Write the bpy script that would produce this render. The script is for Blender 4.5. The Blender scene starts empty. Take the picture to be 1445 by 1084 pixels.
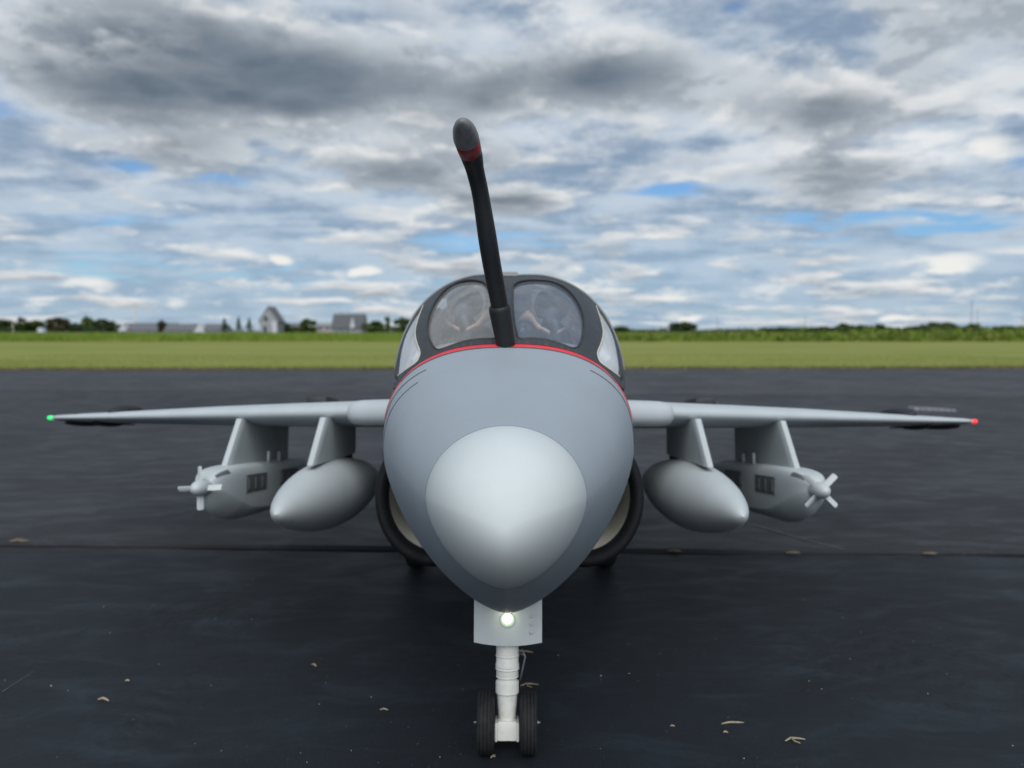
import bpy, bmesh, math, random
import numpy as np
from mathutils import Vector, Matrix, geometry

random.seed(7)
rng = np.random.default_rng(7)
scene = bpy.context.scene
COL = scene.collection
R_ = math.radians

# ------------------------------------------------------------------ camera
F_PX, CX, CY = 1085.0, 722.5, 542.0          # focal length and centre in photograph pixels (1445 x 1084)
PITCH = math.atan(75.0 / F_PX)
S = 0.14                                      # model scale: full size metres -> model metres
CAM_H = 0.4909
CAM = Vector((0, 0, CAM_H))
cam_d = bpy.data.cameras.new('camera')
cam = bpy.data.objects.new('camera', cam_d); COL.objects.link(cam)
cam.location = CAM
cam.rotation_euler = (math.pi / 2 - PITCH, 0, 0)
cam_d.sensor_width = 36.0
cam_d.lens = 36.0 * F_PX / 1445.0
cam_d.clip_start = 0.02
cam_d.clip_end = 6000
cam_d.dof.use_dof = True
cam_d.dof.focus_distance = 0.72
cam_d.dof.aperture_fstop = 6.0
scene.camera = cam

# ------------------------------------------------------------------ sun and sky
SUN_EL, SUN_AZ = R_(43), R_(176)              # azimuth clockwise from +Y: behind the camera
sun_d = bpy.data.lights.new('sun', 'SUN')
sun_d.energy = 3.6
sun_d.angle = R_(55)
sun_d.color = (1.0, 0.975, 0.94)
sun = bpy.data.objects.new('sun', sun_d); COL.objects.link(sun)
sd = Vector((math.sin(SUN_AZ) * math.cos(SUN_EL), math.cos(SUN_AZ) * math.cos(SUN_EL), math.sin(SUN_EL)))
sun.rotation_euler = sd.to_track_quat('Z', 'Y').to_euler()
sun.location = (0, -3, 6)

scene.view_settings.view_transform = 'Standard'
scene.view_settings.look = 'None'
scene.view_settings.gamma = 1.0
scene.view_settings.exposure = 0.0
scene.view_settings.use_curve_mapping = False
scene.cycles.use_denoising = True
scene.cycles.max_bounces = 8
scene.cycles.transparent_max_bounces = 16


class NT:
    """small helper for building node expressions"""
    def __init__(self, tree):
        self.t = tree; self.n = tree.nodes; self.l = tree.links

    def put(self, sock, v):
        if isinstance(v, bpy.types.NodeSocket):
            self.l.new(v, sock)
        elif v is not None:
            if sock.type == 'RGBA' and len(v) == 3:
                v = (*v, 1)
            sock.default_value = v

    def m(self, op, a, b=None, c=None, clamp=False):
        nd = self.n.new('ShaderNodeMath'); nd.operation = op; nd.use_clamp = clamp
        for i, v in enumerate((a, b, c)):
            if v is not None: self.put(nd.inputs[i], v)
        return nd.outputs[0]

    def vm(self, op, a, b=None, scale=None):
        nd = self.n.new('ShaderNodeVectorMath'); nd.operation = op
        self.put(nd.inputs[0], a)
        if b is not None: self.put(nd.inputs[1], b)
        if scale is not None: self.put(nd.inputs['Scale'], scale)
        return nd.outputs['Value'] if op in ('LENGTH', 'DOT_PRODUCT', 'DISTANCE') else nd.outputs[0]

    def comb(self, x, y, z):
        nd = self.n.new('ShaderNodeCombineXYZ')
        for i, v in enumerate((x, y, z)): self.put(nd.inputs[i], v)
        return nd.outputs[0]

    def sep(self, v):
        nd = self.n.new('ShaderNodeSeparateXYZ'); self.put(nd.inputs[0], v)
        return nd.outputs

    def noise(self, vec, scale, detail=4, rough=0.5, dist=0.0, lac=2.0, color=False):
        nd = self.n.new('ShaderNodeTexNoise')
        if vec is not None: self.put(nd.inputs['Vector'], vec)
        nd.inputs['Scale'].default_value = scale; nd.inputs['Detail'].default_value = detail
        nd.inputs['Roughness'].default_value = rough; nd.inputs['Distortion'].default_value = dist
        nd.inputs['Lacunarity'].default_value = lac
        return nd.outputs['Color'] if color else nd.outputs[0]

    def step(self, v, a, b, lo=0.0, hi=1.0, smooth=True):
        nd = self.n.new('ShaderNodeMapRange')
        nd.interpolation_type = 'SMOOTHSTEP' if smooth else 'LINEAR'
        self.put(nd.inputs['Value'], v); self.put(nd.inputs['From Min'], a); self.put(nd.inputs['From Max'], b)
        self.put(nd.inputs['To Min'], lo); self.put(nd.inputs['To Max'], hi)
        return nd.outputs[0]

    def mix(self, f, a, b, mode='MIX'):
        nd = self.n.new('ShaderNodeMix'); nd.data_type = 'RGBA'; nd.blend_type = mode
        self.put(nd.inputs[0], f); self.put(nd.inputs[6], a); self.put(nd.inputs[7], b)
        return nd.outputs[2]


world = bpy.data.worlds.new('World'); scene.world = world
world.use_nodes = True
world.node_tree.nodes.clear()


def build_world():
    w = NT(world.node_tree)
    sky = w.n.new('ShaderNodeTexSky'); sky.sky_type = 'NISHITA'; sky.sun_disc = False
    sky.sun_elevation = SUN_EL; sky.sun_rotation = SUN_AZ
    sky.air_density = 1.0; sky.dust_density = 0.6; sky.ozone_density = 2.0
    tc = w.n.new('ShaderNodeTexCoord')
    d = tc.outputs['Generated']
    x, y, z = w.sep(d)
    zc = w.m('MAXIMUM', z, 0.0)
    inv = w.m('DIVIDE', 1.0, w.m('ADD', zc, 0.10))
    q = w.comb(w.m('MULTIPLY', x, inv), w.m('MULTIPLY', y, inv), 0.0)
    az = w.m('ARCTAN2', x, y)
    el = w.m('ARCSINE', z)

    def blobs(lst, azv, elv):
        tot = None
        for (px, py, rx, ry, wt) in lst:
            a0 = math.atan((px - CX) / F_PX); e0 = math.atan((467 - py) / F_PX * math.cos(a0))
            dx = w.m('MULTIPLY', w.m('SUBTRACT', azv, a0), F_PX / rx)
            dy = w.m('MULTIPLY', w.m('SUBTRACT', elv, e0), F_PX / ry)
            r2 = w.m('ADD', w.m('MULTIPLY', dx, dx), w.m('MULTIPLY', dy, dy))
            g = w.m('MULTIPLY', w.m('EXPONENT', w.m('MULTIPLY', r2, -1.0)), wt)
            tot = g if tot is None else w.m('ADD', tot, g)
        return tot

    # the big clouds of the day: centre, half size (in pixels of the photograph), weight
    CLOUDS = [(330, 100, 220, 62, .25), (500, 140, 220, 50, .21), (170, 115, 140, 46, .13), (700, 130, 140, 66, .17),
              (570, 255, 130, 26, .20), (720, 285, 110, 28, .20), (1010, 125, 190, 46, .11), (1190, 250, 190, 38, .15), (1090, 165, 190, 28, .09),
              (860, 125, 140, 50, .11), (1400, 60, 90, 50, .06), (1390, 335, 40, 10, .16),
              (930, 275, 100, 16, -.30), (1160, 306, 110, 10, -.28), (880, 300, 120, 12, -.20), (700, 345, 200, 12, -.06), (300, 385, 200, 10, -.14), (1330, 322, 120, 13, -.30), (5, 135, 30, 18, -.20), (80, 172, 60, 14, -.10),
              (1430, 225, 40, 24, -.20), (110, 372, 120, 12, -.13), (1020, 18, 34, 18, -.16), (800, 342, 110, 14, -.14), (90, 40, 120, 40, -.05),
              (650, 40, 90, 24, -.10), (760, 190, 60, 40, -.12), (990, 200, 90, 20, -.08), (1330, 190, 110, 26, -.06)]
    wx = w.noise(q, 1.4, 4, 0.55, color=True)
    wv = w.vm('SUBTRACT', wx, (0.5, 0.5, 0.5))
    ws = w.sep(wv)
    azw = w.m('ADD', az, w.m('MULTIPLY', ws[0], 0.16))
    elw = w.m('ADD', el, w.m('MULTIPLY', ws[1], 0.075))
    bias = blobs(CLOUDS, azw, elw)

    def dens(scale_q, detail):
        v = w.vm('SCALE', q, scale=scale_q)
        v = w.vm('ADD', v, w.vm('SCALE', wv, scale=0.22))
        return w.noise(v, 1.25, detail, 0.52)
    S0 = w.m('ADD', dens(1.0, 2), bias)           # body of the cloud
    dz = w.vm('MULTIPLY', d, (1.0, 1.0, 1.9))
    def lump(off):
        v = w.vm('ADD', w.vm('ADD', dz, (0, 0, off)), w.vm('SCALE', wv, scale=0.12))
        return w.m('MULTIPLY', w.m('SUBTRACT', w.noise(v, 8.5, 9, 0.60), 0.5), 0.52)
    D0 = w.m('ADD', w.m('ADD', dens(1.0, 7), bias), lump(0.0))           # the same with its ragged detail
    D1 = w.m('ADD', w.m('ADD', dens(0.955, 5), bias), lump(0.022))
    lit = w.m('SUBTRACT', D0, D1)                 # positive where the cloud thins upwards: its lit upper edges

    # stratocumulus sheet
    qs = w.vm('MULTIPLY', q, (0.50, 1.0, 1.0))
    A = w.noise(w.vm('ADD', qs, (3.1, 7.7, 0.4)), 1.5, 7, 0.58, 0.3)
    covA = w.step(w.m('ADD', A, w.m('MULTIPLY', bias, 0.95)), 0.25, 0.41)
    An = w.m('ADD', w.noise(w.vm('ADD', qs, (9.1, 2.7, 2.4)), 2.0, 7, 0.52, 0.35), w.m('MULTIPLY', w.m('SUBTRACT', w.noise(w.vm('ADD', w.vm('MULTIPLY', d, (1.0, 1.0, 2.6)), (4.0, 2.0, 7.0)), 11.0, 8, 0.62), 0.5), 0.85))
    colA = w.mix(w.step(An, 0.34, 0.66), (0.25, 0.335, 0.445), (0.575, 0.645, 0.715))
    low = w.step(el, 0.03, 0.20)
    colA = w.mix(low, w.mix(0.60, colA, (0.365, 0.50, 0.655)), colA)

    # cumulus
    th = 0.50
    covB = w.step(D0, th - 0.02, th + 0.10)
    thick = w.step(w.m('ADD', w.m('MULTIPLY', S0, 0.62), w.m('MULTIPLY', D0, 0.38)), th + 0.03, th + 0.38)
    colB = w.mix(thick, (0.575, 0.63, 0.685), (0.115, 0.155, 0.205))
    mott = w.noise(w.vm('ADD', q, w.vm('SCALE', wv, scale=.5)), 3.2, 6, 0.55)
    colB = w.mix(w.step(mott, 0.35, 0.70, 0.0, 0.30), colB, (0.44, 0.485, 0.53))
    shine = w.m('MULTIPLY', w.step(lit, 0.005, 0.11), w.step(thick, 1.0, 0.25))
    dusk = w.step(lit, 0.0, -0.07)
    colB = w.mix(w.m('MULTIPLY', shine, w.step(mott, 0.30, 0.66, 0.10, 0.80)), colB, (0.86, 0.865, 0.86))
    colB = w.mix(w.m('MULTIPLY', dusk, 0.40), colB, (0.155, 0.198, 0.252))

    # small bright fair-weather puffs low over the horizon
    hv = w.comb(w.m('MULTIPLY', az, 17.0), w.m('MULTIPLY', el, 46.0), 3.3)
    C = w.noise(w.vm('ADD', hv, w.vm('SCALE', wv, scale=0.15)), 1.0, 6, 0.55)
    band = w.m('MULTIPLY', w.step(el, 0.002, 0.018), w.step(el, 0.115, 0.055))
    PUFFS = [(398, 368, 26, 11, .30), (130, 402, 45, 16, .26), (525, 383, 24, 11, .28), (805, 384, 24, 11, .28), (1340, 372, 50, 18, .28),
             (1385, 215, 50, 26, .22), (250, 428, 26, 12, .22), (1260, 445, 34, 6, .2), (985, 447, 16, 7, .2), (20, 410, 40, 12, .15)]
    pb = blobs(PUFFS, w.m('ADD', az, w.m('MULTIPLY', w.m('SUBTRACT', C, 0.5), 0.05)), w.m('ADD', el, w.m('MULTIPLY', w.m('SUBTRACT', C, 0.5), 0.02)))
    covC = w.m('ADD', w.m('MULTIPLY', w.step(C, 0.55, 0.72), w.m('MULTIPLY', band, 0.7)), w.step(w.m('ADD', w.m('MULTIPLY', C, 0.35), pb), 0.30, 0.44), clamp=True)

    base = sky.outputs[0]
    K = 10.0                                       # clouds are given at display brightness; the Background runs at 0.1
    blue = w.mix(w.step(el, 0.0, 0.22), w.vm('MULTIPLY', base, (0.58, 0.80, 1.02)), w.vm('MULTIPLY', base, (0.66, 0.90, 1.14)))
    c = w.mix(w.m('MULTIPLY', covA, 0.90), blue, w.vm('SCALE', colA, scale=K))
    c = w.mix(covB, c, w.vm('SCALE', colB, scale=K))
    # sunlit cloud tops
    TOPS = [(800, 40, 110, 40, .9), (790, 190, 60, 40, .8), (1170, 208, 150, 22, .8), (1330, 190, 120, 26, .8), (1400, 120, 120, 30, .6), (120, 40, 110, 40, .6),
            (1000, 200, 70, 22, .6), (860, 235, 80, 16, .5), (1130, 95, 80, 24, .5), (600, 20, 80, 24, .5), (200, 250, 260, 20, .35), (1340, 365, 90, 14, .6)]
    tp = blobs(TOPS, azw, elw)
    tn = w.step(w.m('ADD', w.noise(w.vm('ADD', dz, (2.2, 5.1, 1.7)), 9.0, 9, 0.62, 0.2), w.m('MULTIPLY', lit, 1.2)), 0.40, 0.66)
    c = w.mix(w.m('MULTIPLY', w.m('MULTIPLY', tp, tn), 1.0, clamp=True), c, w.vm('SCALE', (0.785, 0.815, 0.84), scale=K))
    c = w.mix(covC, c, w.vm('SCALE', (0.86, 0.86, 0.835), scale=K))
    bg = w.n.new('ShaderNodeBackground'); bg.inputs['Strength'].default_value = 0.1
    w.l.new(c, bg.inputs['Color'])
    out = w.n.new('ShaderNodeOutputWorld')
    w.l.new(bg.outputs[0], out.inputs['Surface'])


build_world()


# ------------------------------------------------------------------ small helpers
def ray_world(px, py):
    a, b = (px - CX) / F_PX, (CY - py) / F_PX
    cp, sp = math.cos(PITCH), math.sin(PITCH)
    return Vector((a, cp + b * sp, -sp + b * cp))


def ground(px, py, z=0.0):
    r = ray_world(px, py)
    k = (z - CAM_H) / r.z
    return CAM + r * k


def at_dist(px, py, dist):
    r = ray_world(px, py)
    return CAM + r * (dist / r.y)


def tag(o, label=None, cat=None, group=None, kind=None):
    if label: o['label'] = label
    if cat: o['category'] = cat
    if group: o['group'] = group
    if kind: o['kind'] = kind
    return o


def mesh_obj(name, verts, faces, mat=None, parent=None, smooth=False, mats=None, fmat=None):
    me = bpy.data.meshes.new(name)
    me.from_pydata([tuple(v) for v in verts], [], [tuple(f) for f in faces])
    me.update()
    return link_mesh(name, me, mat, parent, smooth, mats, fmat)


def link_mesh(name, me, mat=None, parent=None, smooth=False, mats=None, fmat=None):
    o = bpy.data.objects.new(name, me); COL.objects.link(o)
    if mat: me.materials.append(mat)
    if mats:
        for m in mats: me.materials.append(m)
    if fmat is not None:
        me.polygons.foreach_set('material_index', list(fmat))
    if smooth:
        me.polygons.foreach_set('use_smooth', [True] * len(me.polygons))
        if smooth is not True:
            bm = bmesh.new(); bm.from_mesh(me)
            for e in bm.edges:
                if len(e.link_faces) == 2 and e.calc_face_angle(0) > R_(smooth): e.smooth = False
            bm.to_mesh(me); bm.free()
    if parent: o.parent = parent
    return o


def bm_obj(name, bm, mat=None, parent=None, smooth=False):
    me = bpy.data.meshes.new(name)
    bmesh.ops.recalc_face_normals(bm, faces=bm.faces[:])
    bm.to_mesh(me); bm.free()
    return link_mesh(name, me, mat, parent, smooth)


def empty(name, loc, rot=None):
    o = bpy.data.objects.new(name, None); COL.objects.link(o)
    o.location = loc
    o.empty_display_size = 0.1
    if rot is not None: o.rotation_euler = rot
    return o


def loft(rings, cap0=True, cap1=True, closed=True):
    """quads between rings of equal length"""
    n = len(rings[0]); V = [p for r in rings for p in r]; Fc = []
    for i in range(len(rings) - 1):
        for j in range(n if closed else n - 1):
            k = (j + 1) % n
            Fc.append((i * n + j, i * n + k, (i + 1) * n + k, (i + 1) * n + j))
    if cap0: Fc.append(tuple(range(n - 1, -1, -1)))
    if cap1: Fc.append(tuple(range((len(rings) - 1) * n, len(rings) * n)))
    return V, Fc


def frame_of(d):
    d = d.normalized()
    a = Vector((0, 0, 1)) if abs(d.z) < 0.9 else Vector((1, 0, 0))
    u = d.cross(a).normalized(); v = d.cross(u).normalized()
    return u, v


def tube(path, radii, seg=20, caps=True):
    path = [Vector(p) for p in path]
    rings = []
    u = None
    for i, p in enumerate(path):
        d = path[min(i + 1, len(path) - 1)] - path[max(i - 1, 0)]
        d.normalize()
        if u is None: u, v = frame_of(d)
        else:
            u = (u - d * u.dot(d)).normalized(); v = d.cross(u).normalized()
        rings.append([p + (u * math.cos(2 * math.pi * k / seg) + v * math.sin(2 * math.pi * k / seg)) * radii[i] for k in range(seg)])
    return loft(rings, caps, caps)


def lathe(origin, axis, prof, seg=32):
    """prof: list of (distance along axis, radius)"""
    axis = Vector(axis).normalized(); u, v = frame_of(axis)
    rings = []
    for (h, r) in prof:
        c = Vector(origin) + axis * h
        rings.append([c + (u * math.cos(2 * math.pi * k / seg) + v * math.sin(2 * math.pi * k / seg)) * max(r, 1e-5) for k in range(seg)])
    return loft(rings)


def box_bm(bm, cx, cy, cz, sx, sy, sz, bevel=0.0, rot=None):
    r = bmesh.ops.create_cube(bm, size=1.0)
    vs = r['verts']
    M = Matrix.Translation((cx, cy, cz)) @ (rot.to_4x4() if rot else Matrix.Identity(4)) @ Matrix.Diagonal((sx, sy, sz, 1))
    bmesh.ops.transform(bm, matrix=M, verts=vs)
    if bevel > 0:
        es = list({e for v in vs for e in v.link_edges})
        bmesh.ops.bevel(bm, geom=es, offset=bevel, segments=2, affect='EDGES', profile=0.6)


def spline(pts, n):
    """Catmull-Rom through pts, n samples per span (open)"""
    P = [np.array(p, float) for p in pts]
    P = [2 * P[0] - P[1]] + P + [2 * P[-1] - P[-2]]
    out = []
    for i in range(1, len(P) - 2):
        for k in range(n):
            s = k / n
            out.append(0.5 * ((2 * P[i]) + (-P[i - 1] + P[i + 1]) * s + (2 * P[i - 1] - 5 * P[i] + 4 * P[i + 1] - P[i + 2]) * s * s
                              + (-P[i - 1] + 3 * P[i] - 3 * P[i + 1] + P[i + 2]) * s ** 3))
    out.append(P[-2])
    return out


def spline_closed(pts, n):
    P = [np.array(p, float) for p in pts]; m = len(P); out = []
    for i in range(m):
        a, b, c, d = P[i - 1], P[i], P[(i + 1) % m], P[(i + 2) % m]
        for k in range(n):
            s = k / n
            out.append(0.5 * ((2 * b) + (-a + c) * s + (2 * a - 5 * b + 4 * c - d) * s * s + (-a + 3 * b - 3 * c + d) * s ** 3))
    return out


def interp(xs, ys, x):
    """smooth (cubic Hermite) interpolation of a table"""
    xs = list(xs); n = len(xs)
    if x <= xs[0]: return ys[0]
    if x >= xs[-1]: return ys[-1]
    i = max(k for k in range(n - 1) if xs[k] <= x)
    def slope(k):
        if k == 0: return (ys[1] - ys[0]) / (xs[1] - xs[0])
        if k == n - 1: return (ys[-1] - ys[-2]) / (xs[-1] - xs[-2])
        a = (ys[k] - ys[k - 1]) / (xs[k] - xs[k - 1]); b = (ys[k + 1] - ys[k]) / (xs[k + 1] - xs[k])
        return 0.0 if a * b <= 0 else 2 * a * b / (a + b)
    h = xs[i + 1] - xs[i]; s = (x - xs[i]) / h
    return ((2 * s ** 3 - 3 * s * s + 1) * ys[i] + (s ** 3 - 2 * s * s + s) * h * slope(i)
            + (-2 * s ** 3 + 3 * s * s) * ys[i + 1] + (s ** 3 - s * s) * h * slope(i + 1))


# ------------------------------------------------------------------ materials
def mat(name, base, rough=0.5, var=0.06, scale=30.0, spec=0.5, metal=0.0, bump=0.0, bscale=200.0, coat=0.0, dirt=None, coords='Object'):
    m = bpy.data.materials.new(name); m.use_nodes = True
    w = NT(m.node_tree); p = w.n['Principled BSDF']
    tc = w.n.new('ShaderNodeTexCoord'); v = tc.outputs[coords]
    n = w.noise(v, scale, 5, 0.6)
    lo = tuple(c * (1 - var) for c in base); hi = tuple(min(1, c * (1 + var)) for c in base)
    col = w.mix(w.step(n, 0.3, 0.7), lo, hi)
    if dirt:
        n3 = w.noise(v, dirt[1], 6, 0.65)
        col = w.mix(w.step(n3, dirt[2], dirt[2] + 0.2, 0, dirt[3]), col, dirt[0])
    w.l.new(col, p.inputs['Base Color'])
    w.l.new(w.step(w.noise(v, scale * 2.3, 4, 0.6), 0.3, 0.7, max(0.02, rough - 0.06), min(1, rough + 0.06)), p.inputs['Roughness'])
    p.inputs['Specular IOR Level'].default_value = spec
    p.inputs['Metallic'].default_value = metal
    p.inputs['Coat Weight'].default_value = coat
    if bump > 0:
        b = w.n.new('ShaderNodeBump'); b.inputs['Strength'].default_value = bump; b.inputs['Distance'].default_value = 0.001
        w.l.new(w.noise(v, bscale, 4, 0.6), b.inputs['Height']); w.l.new(b.outputs[0], p.inputs['Normal'])
    return m


def mat_emit(name, col, strength, rough=0.3):
    m = mat(name, col, rough, 0.02)
    p = m.node_tree.nodes['Principled BSDF']
    p.inputs['Emission Color'].default_value = (*col, 1); p.inputs['Emission Strength'].default_value = strength
    return m


def mat_pane(name, tint, haze, rough=0.03, ior=1.6, hazecol=(0.5, 0.52, 0.55)):
    """thin clear plastic: transparent body, a diffuse haze (painted sky sheen on the side windows), Fresnel reflection"""
    m = bpy.data.materials.new(name); m.use_nodes = True
    w = NT(m.node_tree); w.n.clear()
    tr = w.n.new('ShaderNodeBsdfTransparent'); tr.inputs[0].default_value = (*tint, 1)
    df = w.n.new('ShaderNodeBsdfDiffuse'); df.inputs[0].default_value = (*hazecol, 1)
    gl = w.n.new('ShaderNodeBsdfGlossy'); gl.inputs['Roughness'].default_value = rough
    fr = w.n.new('ShaderNodeFresnel'); fr.inputs[0].default_value = ior
    tc = w.n.new('ShaderNodeTexCoord')
    hz = w.step(w.noise(tc.outputs['Object'], 25.0, 5, 0.6), 0.3, 0.7, haze * 0.92, haze * 1.08)
    m1 = w.n.new('ShaderNodeMixShader'); m2 = w.n.new('ShaderNodeMixShader')
    w.l.new(hz, m1.inputs[0]); w.l.new(tr.outputs[0], m1.inputs[1]); w.l.new(df.outputs[0], m1.inputs[2])
    w.l.new(fr.outputs[0], m2.inputs[0]); w.l.new(m1.outputs[0], m2.inputs[1]); w.l.new(gl.outputs[0], m2.inputs[2])
    out = w.n.new('ShaderNodeOutputMaterial'); w.l.new(m2.outputs[0], out.inputs[0])
    return m


M_grey = mat('satin_blue_grey_paint', (0.222, 0.26, 0.298), 0.6, 0.025, 14, dirt=((0.22, 0.25, 0.28), 9.0, 0.60, 0.25))
M_white = mat('radome_white_paint', (0.425, 0.47, 0.485), 0.7, 0.02, 16, dirt=((0.55, 0.58, 0.58), 22.0, 0.66, 0.35))
M_light = mat('light_grey_paint', (0.365, 0.405, 0.43), 0.55, 0.03, 18, dirt=((0.36, 0.39, 0.40), 14.0, 0.62, 0.3))
M_pod = mat('pod_grey_paint', (0.37, 0.41, 0.428), 0.55, 0.03, 18, dirt=((0.4, 0.42, 0.43), 16.0, 0.62, 0.3))
M_frame = mat('matt_dark_grey_paint', (0.025, 0.030, 0.036), 0.55, 0.10, 60, bump=0.05, bscale=900)
M_rim = mat('mid_grey_trim', (0.17, 0.18, 0.19), 0.5, 0.08, 60)
M_red = mat('red_paint', (0.62, 0.016, 0.03), 0.4, 0.06, 60)
M_dred = mat('dull_red_paint', (0.22, 0.018, 0.024), 0.5, 0.08, 60)
M_line = mat('panel_line_ink', (0.06, 0.065, 0.07), 0.6, 0.1, 60)
M_black = mat('black_probe_paint', (0.010, 0.012, 0.014), 0.55, 0.15, 60, spec=0.35, bump=0.06, bscale=500)
M_cap = mat('worn_grey_probe_cap', (0.12, 0.125, 0.13), 0.5, 0.25, 90, bump=0.1, bscale=500, dirt=((0.07, 0.075, 0.08), 60.0, 0.5, 0.6))
M_lip = mat('black_intake_lip', (0.006, 0.007, 0.009), 0.7, 0.1, 60, spec=0.2)
M_duct = mat('cream_duct_paint', (0.74, 0.72, 0.63), 0.5, 0.06, 30)
M_tyre = mat('tyre_rubber', (0.010, 0.011, 0.013), 0.75, 0.25, 120, spec=0.3, bump=0.1, bscale=600, dirt=((0.06, 0.055, 0.05), 60.0, 0.58, 0.4))
M_gear = mat('gear_white_paint', (0.58, 0.59, 0.56), 0.42, 0.05, 80, dirt=((0.36, 0.33, 0.27), 70.0, 0.55, 0.45))
M_door = mat('gear_door_grey_paint', (0.38, 0.42, 0.44), 0.45, 0.03, 60)
M_steel = mat('bare_steel', (0.5, 0.5, 0.5), 0.35, 0.1, 80, metal=1.0)
M_seal = mat('pale_window_seal', (0.42, 0.42, 0.36), 0.5, 0.06, 80)
M_seal2 = mat('black_window_seal', (0.02, 0.022, 0.025), 0.5, 0.06, 80)
M_pane1 = mat_pane('windscreen_clear_plastic', (0.94, 0.94, 0.95), 0.21, hazecol=(0.62, 0.63, 0.64), ior=1.8)
M_pane2 = mat_pane('windscreen_bluish_plastic', (0.84, 0.88, 0.95), 0.17, hazecol=(0.44, 0.51, 0.64), ior=1.8)
M_pane3 = mat_pane('side_window_plastic', (0.85, 0.88, 0.92), 0.55, ior=2.0, hazecol=(0.70, 0.74, 0.78))  # strong pale haze paints in the sky reflected at grazing angles
M_pane4 = mat_pane('hood_clear_plastic', (0.90, 0.92, 0.94), 0.05, ior=1.5)
M_tub = mat('cockpit_dark_grey', (0.05, 0.052, 0.056), 0.7, 0.1, 80)
M_dash = mat('glareshield_grey', (0.34, 0.345, 0.36), 0.7, 0.1, 80)
M_seat = mat('ejection_seat_grey', (0.30, 0.31, 0.32), 0.7, 0.1, 80)
M_head = mat('headrest_pale_grey', (0.42, 0.44, 0.46), 0.7, 0.1, 80)
M_helmet = mat('helmet_brown_grey', (0.045, 0.042, 0.042), 0.4, 0.1, 80)
M_visor = mat('dark_visor', (0.02, 0.022, 0.03), 0.15, 0.1, 80)
M_mask = mat('oxygen_mask_blue_grey', (0.13, 0.155, 0.19), 0.55, 0.15, 120)
M_suit = mat('flight_suit_olive', (0.085, 0.09, 0.075), 0.85, 0.2, 120, bump=0.2, bscale=300)
M_tan = mat('tan_harness', (0.74, 0.50, 0.35), 0.8, 0.12, 120)
M_skin = mat('painted_skin', (0.42, 0.25, 0.18), 0.6, 0.06, 80)
M_dark = mat('speed_brake_black', (0.007, 0.008, 0.010), 0.65, 0.2, 60)
M_panel = mat('dark_grey_panel', (0.085, 0.095, 0.102), 0.5, 0.15, 60)
M_green = mat_emit('green_lens', (0.02, 0.75, 0.16), 0.9)
M_redl = mat_emit('red_lens', (0.9, 0.03, 0.04), 0.9)
M_bulb = mat_emit('white_lamp', (1.0, 0.97, 0.70), 12.0)
M_lens = mat_emit('lamp_lens', (0.55, 0.68, 0.52), 0.55)

# ------------------------------------------------------------------ the aircraft's own frame
VPX, VPY = 726.0, 620.0                       # where the aircraft's long axis vanishes in the photograph
A_w = ray_world(VPX, VPY).normalized()
r_w = A_w.cross(Vector((0, 0, 1))).normalized()
roll = R_(-0.2)
u_w = r_w.cross(A_w).normalized()
r_w, u_w = r_w * math.cos(roll) + u_w * math.sin(roll), u_w * math.cos(roll) - r_w * math.sin(roll)
RW = Matrix((r_w, A_w, u_w)).transposed()     # columns: right, aft, up
CAM_L = Vector((0.0507, 0, 0))                # the camera in aircraft coordinates (full size metres)
P0 = Vector((0, 6.4, -2.62))                  # origin of the aircraft Empty: under the nose wheel


def to_world(p):
    return CAM + RW @ ((Vector(p) - CAM_L) * S)


def L(p):
    return (Vector(p) - P0) * S


def pt(px, py, t):
    r = RW.transposed() @ ray_world(px, py)
    return CAM_L + r * (t / r.y)


def proj(p):
    q = RW @ (Vector(p) - CAM_L)
    cp, sp = math.cos(PITCH), math.sin(PITCH)
    dep = q.y * cp - q.z * sp; up = q.y * sp + q.z * cp
    return CX + F_PX * q.x / dep, CY - F_PX * up / dep


def cpx(t, y=620):
    return proj((0, t, 0))[0]


def bo(y, t):
    """height in the aircraft frame seen at image row y at distance t"""
    return pt(cpx(t), y, t).z


def wo(hw, t):
    """half width seen as hw pixels at distance t"""
    return hw * t / F_PX


jet = empty('model_jet', to_world(P0))
jet.rotation_mode = 'QUATERNION'
jet.rotation_quaternion = RW.to_quaternion()
tag(jet, 'large grey model jet with white nose cone and tilted black probe on black matting', 'model aircraft')


def part(name, VF, m, parent=None, smooth=True, mats=None, fmat=None, label=None):
    V, Fc = VF
    o = mesh_obj(name, [L(v) for v in V], Fc, m, parent or jet, smooth, mats, fmat)
    if label: o['label'] = label
    bm = bmesh.new(); bm.from_mesh(o.data)
    bmesh.ops.recalc_face_normals(bm, faces=bm.faces[:]); bm.to_mesh(o.data); bm.free()
    return o


def mir(VF):
    V, Fc = VF
    return [Vector((-v[0], v[1], v[2])) for v in V], [tuple(reversed(f)) for f in Fc]


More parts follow.
